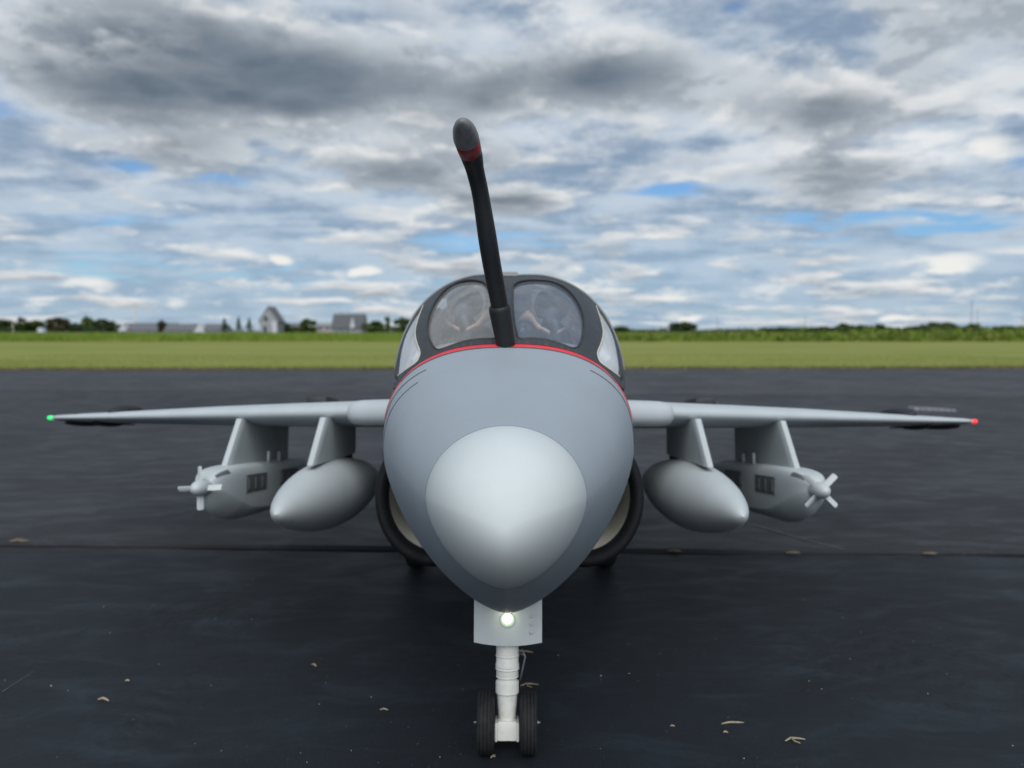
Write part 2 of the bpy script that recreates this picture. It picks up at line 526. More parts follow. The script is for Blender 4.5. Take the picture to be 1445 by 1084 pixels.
# ---------------- fuselage
# t, half width px or None, width, top, widest, bottom, n top, n bottom (heights in the aircraft frame)
SEC = []
def sec_px(t, hw, yt, yw, yb, nt, nb): SEC.append((t, wo(hw, t), bo(yt, t), bo(yw, t), bo(yb, t), nt, nb))
sec_px(4.80, 113.0, 601, 703, 831.5, 2.0, 1.65)
sec_px(5.10, 135.0, 571, 682, 845, 2.1, 1.62)
sec_px(5.50, 156.5, 536, 658, 857, 2.25, 1.58)
sec_px(5.90, 170.0, 505, 642, 863.5, 2.45, 1.56)
sec_px(6.20, 176.0, 486.5, 634, 865.5, 2.6, 1.53)
SEC += [(6.36, 1.035, .70, -.08, -1.41, 2.9, 1.55), (6.6, 1.055, .57, -.09, -1.43, 3.8, 1.6), (7.4, 1.07, .54, -.10, -1.42, 4.4, 1.7), (9.0, 1.05, .52, -.12, -1.36, 4.2, 1.9),
        (11.2, 1.0, .62, -.08, -1.25, 2.6, 2.0), (11.9, .96, 1.0, -.05, -1.2, 2.2, 2.0), (14.0, .80, .95, .0, -.95, 2.0, 2.0), (17.0, .52, .80, .15, -.45, 2.0, 2.0),
        (19.6, .24, .55, .28, .02, 2.0, 2.0)]
ST = [s[0] for s in SEC]


def fsec(t):
    return [interp(ST, [s[k] for s in SEC], t) for k in range(1, 7)]


def fus(t, th):
    """point on the fuselage skin: th = 0 at the top, 90 deg at the right side, 180 at the keel"""
    w_, bt, bw, bb, nt, nb = fsec(t)
    s, c = math.sin(th), math.cos(th)
    n = nt if c >= 0 else nb
    h = (bt - bw) if c >= 0 else (bw - bb)
    x = math.copysign(abs(s) ** (2 / n), s) * w_
    z = bw + math.copysign(abs(c) ** (2 / n), c) * h
    return Vector((x, t, z))


NR = 120
def th_k(k, n=NR): return 2 * math.pi * k / n
ts = list(np.linspace(4.803, 6.2, 22)) + [6.25, 6.3, 6.36, 6.42, 6.5, 6.6, 6.8, 7.1] + list(np.linspace(7.5, 19.6, 30))
fuselage = part('fuselage', loft([[fus(t, th_k(k)) for k in range(NR)] for t in ts], False, True), M_grey)

# radome: ogive that droops a little, split from the fuselage by a fine joint
TIP_T, JT = 4.16, 4.80
TIP_ROW = 748.0
rad = []
w_, bt, bw, bb, nt, nb = fsec(JT)
YC = proj((0, JT, bw - 0.06))[1]
for s in np.linspace(0.0, 1.0, 30):
    a = (s ** 1.1) * math.pi / 2 * 0.84
    k = math.sin(a) / math.sin(math.pi / 2 * 0.84) if s > 0 else 0.004
    k = max(k, 0.004)
    f = (1 - math.cos(a)) / (1 - math.cos(math.pi / 2 * 0.84))
    t = TIP_T + (JT - TIP_T) * f
    ring = []
    kap = k * JT / t                       # every ring stays inside the joint's outline; the tip droops
    cz = bo(TIP_ROW + kap * (YC - TIP_ROW), t)
    for j in range(NR):
        p = fus(JT, th_k(j))
        ring.append(Vector((p.x * k, t, cz + (p.z - (bw - 0.06)) * k)))
    rad.append(ring)
radome = part('nose_cone', loft(rad, True, False), M_white, label='smooth white nose cone')
ring_in = [[Vector((p.x * .985, 4.8, bw + (p.z - bw) * .985)) for p in rad[-1]], [Vector((p.x * .985, 4.85, bw + (p.z - bw) * .985)) for p in rad[-1]]]
part('nose_cone_joint', loft(ring_in, True, True), M_grey, fuselage)


def surf_strip(f, us, width_fn, lift, m, name, parent, thick=0.004):
    """ribbon lying on a surface: f(u) gives the (point, normal) pairs across it at u; it has a little thickness"""
    V, Fc = [], []
    for u in us:
        row = f(u); nr = len(row)
        V += [p + n * lift for p, n in row] + [p - n * thick for p, n in reversed(row)]
    w2 = 2 * nr
    for i in range(len(us) - 1):
        for k in range(w2):
            Fc.append((w2 * i + k, w2 * i + (k + 1) % w2, w2 * i + w2 + (k + 1) % w2, w2 * i + w2 + k))
    Fc += [tuple(range(w2)), tuple(range(w2 * (len(us) - 1), w2 * len(us)))]
    return part(name, (V, Fc), m, parent, 50)


def fus_n(t, th):
    e = 1e-3
    a = fus(t + e, th) - fus(t - e, th); b = fus(t, th + e) - fus(t, th - e)
    n = b.cross(a)
    n.normalize()
    c = fus(t, th)
    if n.x * c.x + n.z * (c.z + 0.3) < 0: n = -n
    return n


def stripe_t(u): return 6.140 + 0.34 * abs(u) ** 2.4
def fstrip(t_fn, wd0):
    def f(u):
        th = u * math.pi / 2; t = t_fn(u); wd = wd0 * (1 + .5 * u * u) if wd0 > .05 else wd0
        ks = np.linspace(-.5, .5, 9 if wd > .05 else 2)
        return [(fus(t + wd * k, th), fus_n(t + wd * k, th)) for k in ks]
    return f
us = np.linspace(-.88, .88, 90)
surf_strip(fstrip(stripe_t, 0.125), us, None, 0.004, M_red, 'red_stripe', jet)
surf_strip(fstrip(lambda u: stripe_t(u) - 0.067 - .03 * u * u, 0.012), np.linspace(-.62, .62, 60), None, 0.0045, M_line, 'stripe_edge_line', fuselage)
for (f_, u0, u1) in ((lambda u: stripe_t(u) - 0.20, -1.10, -0.42), (lambda u: stripe_t(u) - 0.33, -1.10, -0.50), (lambda u: stripe_t(u) - 0.20, 0.42, 1.02)):
    surf_strip(fstrip(f_, 0.009), np.linspace(u0, u1, 50), None, 0.003, M_line, 'panel_line', fuselage)

# ---------------- canopy: one surface K(th, v); v 0 = stripe, 1 = windscreen arch, 3 = aft end
ARCH_T = 7.40
def sup(w_, b0, h, n, th, t):
    s, c = math.sin(th), math.cos(th)
    return Vector((math.copysign(abs(s) ** (2 / n), s) * w_, t, b0 + abs(c) ** (2 / n) * h))


TH_S = R_(58)
def K(th, v):
    u = th / (math.pi / 2)
    if v <= 1:
        if abs(th) <= TH_S:
            B = fus(stripe_t(u) + 0.062 + .03 * u * u, th)
        else:                                      # beyond the stripe the sill runs aft along the fuselage shoulder
            sg = 1 if th > 0 else -1
            B = fus(stripe_t(TH_S / (math.pi / 2)) + 0.075, sg * TH_S)
            g = (abs(th) - TH_S) / R_(28)
            B = B + Vector((sg * 0.115 * g, 0.85 * g, -0.03 * g))
        t1 = ARCH_T
        b0 = bo(575, t1)
        A = sup(wo(162.5, t1), b0, bo(387, t1) - b0, 2.5, th, t1)
        dip = 0.05 * math.exp(-(u / 0.10) ** 2)
        A = A - Vector((0, 0, dip * 0.5))
        p = B.lerp(A, v)
        k = 4 * v * (1 - v) * max(0.0, math.cos(th)) ** 0.8
        out = Vector((math.sin(th) * 0.5, -0.45, math.cos(th) * 0.6))   # outward bulge keeps the screen convex
        return p + out * (0.105 * k)
    A = K(th, 1.0)
    g = v - 1
    t = ARCH_T + g * 2.1
    z0 = bo(575, ARCH_T)
    sc = 1 + 0.05 * math.sin(min(g / 1.0, 1) * math.pi / 2) - 0.55 * max(0, g - 1.2) ** 2
    return Vector((A.x * (1 - 0.10 * max(0, g - 1) ** 2), t, z0 + (A.z - z0) * sc))


TH_MAX = R_(84)
gu = np.linspace(-TH_MAX, TH_MAX, 241); gv = np.linspace(0, 1.0, 81)
GRID = [(a, b, *proj(K(a, b))) for a in gu for b in gv]
GA = np.array(GRID)


def uv_of(px, py):
    """surface parameters of the point of the windscreen seen at a pixel (refined nearest grid point)"""
    d = (GA[:, 2] - px) ** 2 + (GA[:, 3] - py) ** 2
    i = int(np.argmin(d)); a, b = GA[i, 0], GA[i, 1]
    ha, hb = gu[1] - gu[0], gv[1] - gv[0]
    best = d[i]
    for _ in range(24):
        imp = False
        for da, db in ((ha, 0), (-ha, 0), (0, hb), (0, -hb)):
            na, nb_ = min(TH_MAX, max(-TH_MAX, a + da)), min(1.0, max(0.0, b + db))
            x_, y_ = proj(K(na, nb_)); e = (x_ - px) ** 2 + (y_ - py) ** 2
            if e < best: best, a, b, imp = e, na, nb_, True
        if not imp: ha *= .5; hb *= .5
    return a, b


def cdt_patch(outer, holes, spacing):
    """triangulate a (th, v) region with holes; returns uv points and triangles"""
    pts = []; edges = []
    loops = [outer] + holes
    for lp in loops:
        k0 = len(pts); n = len(lp)
        pts += [Vector((float(p[0]), float(p[1]))) for p in lp]
        edges += [(k0 + i, k0 + (i + 1) % n) for i in range(n)]
    def inside(p, lp):
        c = False; n = len(lp); j = n - 1
        for i in range(n):
            xi, yi = lp[i][0], lp[i][1]; xj, yj = lp[j][0], lp[j][1]
            if (yi > p[1]) != (yj > p[1]) and p[0] < (xj - xi) * (p[1] - yi) / (yj - yi) + xi: c = not c
            j = i
        return c
    xs = [p[0] for p in outer]; ys = [p[1] for p in outer]
    for a in np.arange(min(xs), max(xs), spacing[0]):
        for b in np.arange(min(ys), max(ys), spacing[1]):
            p = (a + 1e-4, b + 1e-4)
            if inside(p, outer) and not any(inside(p, h) for h in holes): pts.append(Vector(p))
    vo, eo, fo, *_ = geometry.delaunay_2d_cdt(pts, edges, [], 0, 1e-7)
    tris = []
    for f in fo:
        c = [sum(vo[i][k] for i in f) / len(f) for k in (0, 1)]
        if inside(c, outer) and not any(inside(c, h) for h in holes): tris.append(tuple(f))
    return vo, tris


def knorm(a, b):
    e = 1e-3
    n = (K(a + e, b) - K(a - e, b)).cross(K(a, b + e) - K(a, max(b - e, 0)))
    n.normalize()
    if n.z < 0 and abs(a) < 1.2: n = -n
    if abs(a) >= 1.2 and n.x * a < 0: n = -n
    return n


def shell(name, uv, tris, lift, thick, m, parent, smooth=40):
    top = [K(p[0], p[1]) + knorm(p[0], p[1]) * lift for p in uv]
    bot = [K(p[0], p[1]) + knorm(p[0], p[1]) * (lift - thick) for p in uv]
    n = len(top)
    Fc = list(tris) + [tuple(i + n for i in reversed(f)) for f in tris]
    cnt = {}
    for f in tris:
        for i in range(len(f)):
            e = (f[i], f[(i + 1) % len(f)])
            if (e[1], e[0]) in cnt: del cnt[(e[1], e[0])]
            else: cnt[e] = 1
    for (i, j) in cnt: Fc.append((j, i, i + n, j + n))
    return part(name, (top + bot, Fc), m, parent, smooth)


# pane outlines traced in the photograph
PANE_R = [(723.6, 412), (724, 404), (733, 398.5), (748, 396), (762, 396), (778, 398), (794, 405), (806, 415), (816, 429), (822.5, 446), (824, 464),
          (821, 480), (815, 490.5), (807, 492.5), (795, 488), (775, 481.5), (752, 478.5), (733, 479), (729, 470), (725.5, 455), (723.6, 432)]
PANE_L = [(688, 405), (680, 398.5), (665, 396.5), (650, 398.5), (635, 405), (620, 419), (609, 438), (603.5, 459), (604.5, 474), (610, 487), (617, 494.5), (625, 493.5),
          (640, 488), (657, 482.5), (680, 479.5), (701, 478.5), (705.5, 470), (702, 450), (696, 428)]
SIDE_L = [(603.5, 421), (596, 438), (590, 455), (587, 470), (589, 484), (593.5, 497), (592.5, 505), (588, 512.5), (575, 522), (563, 531)]

hole_R = [uv_of(*p) for p in spline_closed(PANE_R, 3)]
hole_L = [uv_of(*p) for p in spline_closed(PANE_L, 3)]
sl = [uv_of(*p) for p in spline(SIDE_L, 3)]
th_hi, th_lo = sl[0][0], sl[-1][0]
# the side window runs on round the side to the arch
sl = [p for p in sl if p[1] < 0.95]
n_in = len(sl)
side_L = sl + [(sl[-1][0] - 0.05, min(.97, sl[-1][1] + .10)), (sl[-1][0] - 0.05, 0.992), (sl[-1][0] * .5 + sl[0][0] * .5, 0.992), (sl[0][0] - .03, 0.992)]
side_R = [(-a, b) for a, b in side_L]
nth = 70
ths = np.linspace(-TH_MAX, TH_MAX, nth)
outer = [(a, 0.0) for a in ths] + [(TH_MAX, b) for b in np.linspace(0, 1.0, 14)[1:]] + [(a, 1.0) for a in ths[::-1][1:]] + [(-TH_MAX, b) for b in np.linspace(1.0, 0, 14)[1:-1]]
vo, tr = cdt_patch(outer, [hole_R, hole_L, side_L, side_R], (0.06, 0.06))
canopy = shell('canopy_frame', vo, tr, 0.012, 0.045, M_frame, jet)


def pane(name, outl, m, lift, label=None):
    c = np.mean(np.array(outl), axis=0)
    o2 = [tuple(c + (np.array(p) - c) * 1.015) for p in outl]
    v_, t_ = cdt_patch(o2, [], (0.05, 0.05))
    o = part(name, ([K(p[0], p[1]) + knorm(p[0], p[1]) * lift for p in v_], t_), m, canopy)
    if label: o['label'] = label
    return o


pane('windscreen_pane', hole_L, M_pane1, -0.012, 'clear greyish windscreen pane')
pane('windscreen_pane', hole_R, M_pane2, -0.012, 'bluish windscreen pane')
pane('side_window', side_L, M_pane3, -0.004)
pane('side_window', side_R, M_pane3, -0.004)


def seal(outl, r, m, shut=True):
    P = [K(p[0], p[1]) + knorm(p[0], p[1]) * 0.010 for p in outl]
    if shut: P.append(P[0]); P.append(P[1])
    part('window_seal', tube(P, [r] * len(P), 6, False), m, canopy)


seal(hole_L, 0.009, M_seal2); seal(hole_R, 0.009, M_seal2); seal(side_L[:n_in], 0.007, M_seal, False); seal(side_R[:n_in], 0.007, M_seal, False)

# aft canopy (clamshell hoods) with its own windows
def rect_uv(a0, a1, b0, b1, n=10, rr=0.12):
    q = []
    ca = [(a0 + (a1 - a0) * rr, b0), (a1 - (a1 - a0) * rr, b0), (a1, b0 + (b1 - b0) * rr), (a1, b1 - (b1 - b0) * rr), (a1 - (a1 - a0) * rr, b1), (a0 + (a1 - a0) * rr, b1), (a0, b1 - (b1 - b0) * rr), (a0, b0 + (b1 - b0) * rr)]
    for i in range(8):
        p, r = np.array(ca[i]), np.array(ca[(i + 1) % 8])
        for k in range(4): q.append(tuple(p + (r - p) * k / 4))
    return q
aft_outer = [(a, 1.012) for a in ths] + [(TH_MAX, b) for b in np.linspace(1.012, 3.0, 24)[1:]] + [(a, 3.0) for a in ths[::-1][1:]] + [(-TH_MAX, b) for b in np.linspace(3.0, 1.012, 24)[1:-1]]
aft_holes = [rect_uv(s_ * 0.07, s_ * 1.25, b0, b1) for s_ in (1, -1) for b0, b1 in ((1.07, 1.90), (1.98, 2.75))]
aft_holes = [h if h[0][0] < h[1][0] else h[::-1] for h in aft_holes]
v_, t_ = cdt_patch(aft_outer, aft_holes, (0.1, 0.12))
aft = shell('aft_canopy_frame', v_, t_, 0.012, 0.05, M_rim, jet)
for h in aft_holes:
    c = np.mean(np.array(h), axis=0); o2 = [tuple(c + (np.array(p) - c) * 1.02) for p in h]
    v_, t_ = cdt_patch(o2, [], (0.1, 0.1))
    part('canopy_window', ([K(p[0], p[1]) - knorm(p[0], p[1]) * 0.006 for p in v_], t_), M_pane4, aft)
# pale rim along the arch and the small latch block on top of it
P = [K(a, 1.0) + knorm(a, 0.97) * 0.016 for a in np.linspace(-R_(79), R_(79), 90)]
part('arch_rim', tube(P, [0.011] * len(P), 8, True), M_rim, canopy)
k0 = K(0, 1.0)
bm = bmesh.new(); box_bm(bm, *L((k0.x, k0.y + .05, k0.z + 0.022)), .15 * S, .14 * S, .05 * S, 0.01 * S)
bm_obj('canopy_latch', bm, M_rim, canopy)

# cockpit
rings = []
for t, z0, hw, h in ((6.50, .50, .80, .20), (6.60, .50, .86, .33), (6.85, .48, .90, .40), (7.15, .46, .90, .42), (7.2, .44, .88, .36)):
    rings.append([Vector((hw * math.copysign(abs(math.cos(a)) ** .55, math.cos(a)), t, z0 + h * abs(math.sin(a)) ** .7)) for a in np.linspace(0, math.pi, 28)])
part('glareshield', loft(rings, True, True), M_dash)
for sx in (-1, 1):
    cx_ = (-0.455 if sx < 0 else 0.42)
    bm = bmesh.new()
    box_bm(bm, *L((cx_, 8.12, .80)), .52 * S, .20 * S, .96 * S, .05 * S)
    box_bm(bm, *L((cx_, 7.86, .48)), .50 * S, .5 * S, .16 * S, .04 * S)
    st = bm_obj('ejection_seat', bm, M_seat, jet, 40)
    bm = bmesh.new(); box_bm(bm, *L((cx_, 8.10, 1.40)), .40 * S, .14 * S, .36 * S, .05 * S)
    bm_obj('headrest', bm, M_head, st, 40)
bm = bmesh.new(); box_bm(bm, *L((0, 9.05, .72)), 1.7 * S, .06 * S, .70 * S, .02 * S)
bm_obj('cockpit_bulkhead', bm, M_tub, jet)

# ---------------- refuelling probe
boot = [pt(714.5, 493, 6.16), pt(713.5, 486, 6.13), pt(711.5, 474, 6.11), pt(709, 460, 6.08), pt(705.2, 438, 6.03), pt(704.6, 433, 6.02), pt(704.0, 429.5, 6.01)]
rb = [wo(h, 6.08) for h in (13.2, 13.4, 13.9, 14.6, 15.4, 15.0, 11.5)]
probe_path = spline([pt(705, 437, 6.03), pt(703.5, 424, 5.98), pt(694.3, 375, 5.80), pt(688.5, 340, 5.68), pt(678.5, 277, 5.52), pt(671, 243, 5.40), pt(666, 222, 5.30), pt(663.5, 214, 5.26)], 5)
hw = [12.2, 12.5, 13.2, 13.4, 12.2, 12.9, 15.6, 16.4]
rr = [interp(list(range(8)), hw, i / 5) * interp([0, 7], [6.03, 5.26], i / 5) / F_PX for i in range(len(probe_path))]
probe = part('refuelling_probe', tube([Vector(p) for p in probe_path], rr, 28), M_black)
part('probe_boot', tube(boot, rb, 28), M_black, probe)
e0, e1 = pt(663.6, 214.5, 5.265), pt(658, 196, 5.12)
part('probe_band', tube([e0, e0.lerp(e1, .5), e1], [wo(16.7, 5.27), wo(17.8, 5.2), wo(18.5, 5.12)], 28), M_dred, probe, label='dull red band below the probe tip')
e2 = pt(651.5, 171, 4.80)
dv = e2 - e1
capp = [e1 + dv * k for k in (0, .10, .12, .30, .50, .72, .88, .97, 1.0)]
capr = [wo(h, 5.05) for h in (18.9, 18.9, 18.3, 17.8, 16.2, 12.5, 8.0, 3.8, 0.6)]
part('probe_tip', tube(capp, capr, 28), M_cap, probe, label='worn grey rounded probe tip')

# ---------------- intakes
def intake(sx):
    C = Vector((0.775, 8.0, bo(700, 8.0)))
    rx, rz = 0.635, bo(700, 8.0) - bo(803, 8.0)
    def ell(k, t, dx=0.0, dz=0.0, kz=None):
        return [Vector((sx * (C.x + dx + rx * k * math.cos(a)), t + 0.10 * math.cos(a) * 0, C.z + dz + rz * (kz or k) * math.sin(a))) for a in np.linspace(0, 2 * math.pi, 64, endpoint=False)]
    nac = part('intake', loft([ell(.985, 8.10), ell(1.0, 8.3), ell(1.02, 9.0, -.02, .05), ell(1.0, 10.0, -.05, .12), ell(.9, 12.0, -.12, .25), ell(.6, 15, -.2, .5), ell(.35, 17, -.3, .7)], False, True), M_light)
    part('intake_lip', loft([ell(.775, 8.16), ell(.79, 8.06), ell(.83, 8.0), ell(.90, 7.98), ell(.955, 8.0), ell(.985, 8.06), ell(.992, 8.16)], False, False), M_lip, nac)
    part('intake_stripe', loft([ell(1.0, 8.20), ell(1.012, 8.215), ell(1.014, 8.265), ell(1.0, 8.28)], False, False), M_red, nac)
    part('intake_duct', loft([ell(.78, 8.12), ell(.81, 8.4), ell(.81, 9.2, .02, .06), ell(.75, 10.2, -.1, .15), ell(.6, 11.4, -.25, .25)], False, True), M_duct, nac)


for sx in (-1, 1): intake(sx)

# ---------------- wings
def airfoil(n=18):
    up = []
    for k in range(n + 1):
        c = 0.5 * (1 - math.cos(math.pi * k / n))
        y = 5 * (0.2969 * c ** 0.44 - 0.1260 * c - 0.3516 * c ** 2 + 0.2843 * c ** 3 - 0.1036 * c ** 4)
        up.append((c, y))
    return [(c, y) for c, y in up] + [(c, -y * 0.92) for c, y in up[-2:0:-1]]


AF = airfoil()
WST = [(0.9, 8.85, 5.2, .335, .34), (1.9, 9.38, 4.7, .33, .325), (3.0, 9.97, 4.05, .328, .30), (4.19, 10.6, 3.4, .325, .262), (5.6, 11.37, 2.7, .32, .195), (7.0, 12.12, 2.05, .318, .125), (7.37, 12.32, 1.85, .317, .10), (7.47, 12.47, 1.5, .316, .06)]


def wing_at(x, c, side=1):
    g = [interp([w[0] for w in WST], [w[k] for w in WST], x) for k in (1, 2, 3, 4)]
    return g


def wing(sx):
    rings = [[Vector((sx * x, t + c * ch, b + y * th * 1.0)) for c, y in AF] for x, t, ch, b, th in WST]
    w_ = part('wing', loft(rings, True, True), M_light)
    # inboard leading-edge slat with rounded outer end
    r2 = []
    for x, k in ((1.22, .90), (1.26, .98), (1.4, 1.0), (1.65, 1.0), (1.82, .98), (1.90, .92), (1.95, .80), (1.975, .6), (1.98, .4)):
        g = wing_at(x, 0)
        r2.append([Vector((sx * x, g[0] - .20 + .18 * (1 - k) + c * 0.9, .325 - 0.016 + y * .288 * k * (1.0 if c < .5 else .9))) for c, y in AF])
    part('inboard_slat', loft(r2, True, True), M_light, w_)
    bm = bmesh.new(); box_bm(bm, *L((sx * 1.16, 8.55, .25)), .12 * S, .3 * S, .14 * S, .012 * S)
    bm_obj('root_notch_shade', bm, M_dark, w_)  # black block: the dark hollow of the wing-root notch put in as colour
    # wing-fold fairing on the upper surface
    x = 3.42; g = wing_at(x, 0)
    prof = []
    for s in np.linspace(0, 1, 14):
        rad_ = math.sin(math.pi * s) ** .6
        prof.append([Vector((sx * (x + .19 * rad_ * math.cos(a)), g[0] + .12 + s * 1.9, g[2] + .055 + .105 * rad_ * math.sin(a))) for a in np.linspace(0, 2 * math.pi, 20, endpoint=False)])
    part('wing_fold_fairing', loft(prof), M_light, w_)
    # inner upper fairing
    x = 2.72; g = wing_at(x, 0)
    bm = bmesh.new(); box_bm(bm, *L((sx * x, g[0] + 1.3, g[2] + .20)), .30 * S, .8 * S, .14 * S, .05 * S)
    bm_obj('flap_fairing', bm, M_dark, w_, 40)
    # split wing-tip speed brakes, black inside, standing open above and below
    def plate(x0, x1, up, tilt, name):
        V = []
        for x in (x0, (x0 + x1) / 2, x1):
            g = wing_at(x, 0)
            t0 = g[0] + g[1] * .52; z0 = g[2] + up * g[3] * .30
            for (dt, dz) in ((0, 0), (g[1] * .40, tilt)):
                V += [Vector((sx * x, t0 + dt, z0 + up * dz)), Vector((sx * x, t0 + dt, z0 + up * (dz + .022)))]
        Fc = []
        for i in range(2):
            a = 4 * i; b = a + 4
            Fc += [(a, a + 2, b + 2, b), (a + 1, b + 1, b + 3, a + 3), (a, b, b + 1, a + 1), (a + 2, a + 3, b + 3, b + 2)]
        Fc += [(0, 1, 3, 2), (8, 10, 11, 9)]
        return part(name, (V, Fc), M_dark, w_, False)
    plate(6.6, 7.25, 1, .03, 'upper_speed_brake')
    plate(6.85, 7.28, -1, .03, 'lower_speed_brake')
    for xx, hwid, up, hh in ((6.17, .24, 1, .13), (6.96, .22, 1, .035), (6.53, .17, -1, .075), (7.06, .31, -1, .075)):
        g = wing_at(xx, 0)
        pr = []
        for s in np.linspace(0, 1, 9):
            k = math.sin(math.pi * min(.97, max(.03, s))) ** .7
            pr.append([Vector((sx * (xx + hwid * k * math.cos(a)), g[0] + .16 + s * .9, g[2] + up * (g[3] * .40 + hh * k * .5 + hh * k * .62 * math.sin(a)))) for a in np.linspace(0, 2 * math.pi, 14, endpoint=False)])
        part('hinge_fairing', loft(pr), M_dark, w_)
    # wing-tip light
    c = Vector((sx * 7.47, 12.47, .317))
    m = M_green if sx < 0 else M_redl
    pr = lathe(c, (sx * .9, -.5, 0), [(-.05, .026), (.0, .036), (.03, .034), (.055, .02), (.06, .004)], 14)
    part('navigation_light', pr, m, w_, label='glowing green wing tip light' if sx < 0 else 'glowing red wing tip light')


for sx in (-1, 1): wing(sx)


def pylon(name, sx, x, tlt, tlb, trt, trb, bt, bbf, bbr, th, m):
    """blade pylon: top front, bottom front, top rear, bottom rear"""
    rings = []
    for k in np.linspace(0, 1, 8):
        t0 = tlt + (tlb - tlt) * k; t1 = trt + (trb - trt) * k
        b0 = bt + (bbf - bt) * k; b1 = bt + (bbr - bt) * k
        ring = []
        prof = [(0, 0), (.008, .28), (.03, .44), (.07, .5), (.5, .5), (.9, .42), (1, .12), (1, -.12), (.9, -.42), (.5, -.5), (.07, -.5), (.03, -.44), (.008, -.28)]
        for c, y in prof:
            ring.append(Vector((sx * (x + y * th), t0 + (t1 - t0) * c, b0 + (b1 - b0) * c)))
        rings.append(ring)
    return part(name, loft(rings), m, smooth=35)


def pod(sx):
    x0 = 3.63
    py = pylon('pod_pylon', sx, x0, 10.25, 9.72, 12.5, 12.5, .26, -.40, -.33, .115, M_pod)
    for tt, hh in ((11.1, .12), (11.6, .10)):
        V, Fc = tube([(sx * (x0 - .14), tt, -.36), (sx * (x0 - .14), tt, -.36 + hh + .06)], [.022, .022], 8)
        part('sway_brace', (V, Fc), M_pod, py)
    # half width, top, chine, keel
    secs = [(9.16, .07, -.52, -.58, -.65), (9.22, .125, -.45, -.60, -.75), (9.34, .175, -.40, -.63, -.86), (9.55, .215, -.365, -.70, -.955), (9.85, .238, -.345, -.80, -1.03), (10.3, .245, -.335, -.90, -1.065),
            (11.2, .245, -.33, -.94, -1.065), (12.2, .245, -.32, -.92, -1.03), (13.0, .225, -.33, -.83, -.92), (13.5, .17, -.37, -.70, -.78), (13.75, .08, -.45, -.58, -.66)]
    rings = []
    tt_ = [s[0] for s in secs]
    for t in list(np.linspace(9.16, 9.9, 12)) + list(np.linspace(10.1, 13.75, 20)):
        w_, bt, bw, bb = [interp(tt_, [s[k] for s in secs], t) for k in (1, 2, 3, 4)]
        ring = []
        for j in range(64):
            a = 2 * math.pi * j / 64; s, c = math.sin(a), math.cos(a)
            n = 4.6 if c > 0 else 1.5
            h = (bt - bw) if c > 0 else (bw - bb)
            ring.append(Vector((sx * (x0 + math.copysign(abs(s) ** (2 / n), s) * w_), t, bw + math.copysign(abs(c) ** (2 / n), c) * h)))
        rings.append(ring)
    p = part('jamming_pod', loft(rings), M_pod)
    hb = -.585
    part('spinner', lathe((sx * x0, 9.30, hb), (0, -1, 0), [(0, .095), (.14, .10), (.24, .097), (.32, .085), (.38, .06), (.41, .03), (.42, .003)], 24), M_pod, p)
    for k in range(4):
        an = math.pi / 2 * k + (0.05 if sx < 0 else 0.80)
        d = Vector((math.cos(an), 0, math.sin(an))); e = Vector((-math.sin(an), 0, math.cos(an)))
        pit = (e * .78 + Vector((0, 1, 0)) * .62).normalized(); nrm = d.cross(pit).normalized()
        o = Vector((sx * x0, 9.06, hb))
        V = []
        for r_, ch in ((.06, .034), (.14, .038), (.24, .038), (.255, .028)):
            for (a_, b_) in ((-ch, -.004), (-ch * .3, .011), (ch, .004), (ch * .3, -.011)):
                V.append(o + d * r_ + pit * a_ + nrm * b_)
        part('propeller_blade', loft([V[4 * i:4 * i + 4] for i in range(4)]), M_pod, p, 40)
    # dark panels with raised blocks on the side facing the fuselage, and a cooling slot at the nose
    xi = x0 - .246
    for t0, t1, z0, z1 in ((9.92, 10.72, -.70, -.47), (11.35, 12.25, -.68, -.46)):
        bm = bmesh.new()
        box_bm(bm, *L((sx * xi, (t0 + t1) / 2, (z0 + z1) / 2)), .012 * S, (t1 - t0) * S, (z1 - z0) * S)
        for q in range(3):
            tq = t0 + (t1 - t0) * (q + .5) / 3
            box_bm(bm, *L((sx * (xi - .008), tq, (z0 + z1) / 2)), .014 * S, (t1 - t0) * .2 * S, (z1 - z0) * .66 * S)
        bm_obj('antenna_panel', bm, M_panel, p)
    V, Fc = [], []
    for t in np.linspace(9.235, 9.50, 6):
        w_, bt, bw, bb = [interp(tt_, [q[k] for q in secs], t) for k in (1, 2, 3, 4)]
        for a in np.linspace(-.95, -.50, 5):
            for lf in (.004, -.01):
                s_, c_ = math.sin(a), math.cos(a)
                V.append(Vector((sx * (x0 + math.copysign(abs(s_) ** (2 / 4.6), s_) * (w_ + lf)), t - lf * .6, bw + abs(c_) ** (2 / 4.6) * (bt - bw + lf))))
    for i in range(5):
        for k in range(4):
            a_ = 10 * i + 2 * k
            Fc += [(a_, a_ + 2, a_ + 12, a_ + 10), (a_ + 1, a_ + 11, a_ + 13, a_ + 3)]
        Fc += [(10 * i, 10 * i + 10, 10 * i + 11, 10 * i + 1), (10 * i + 8, 10 * i + 9, 10 * i + 19, 10 * i + 18)]
    Fc += [(2 * k + a0, 2 * k + 1 + a0, 2 * k + 3 + a0, 2 * k + 2 + a0) for a0 in (0, 50) for k in range(4)]
    part('cooling_slot', (V, Fc), M_panel, p, 30)


for sx in (-1, 1): pod(sx)


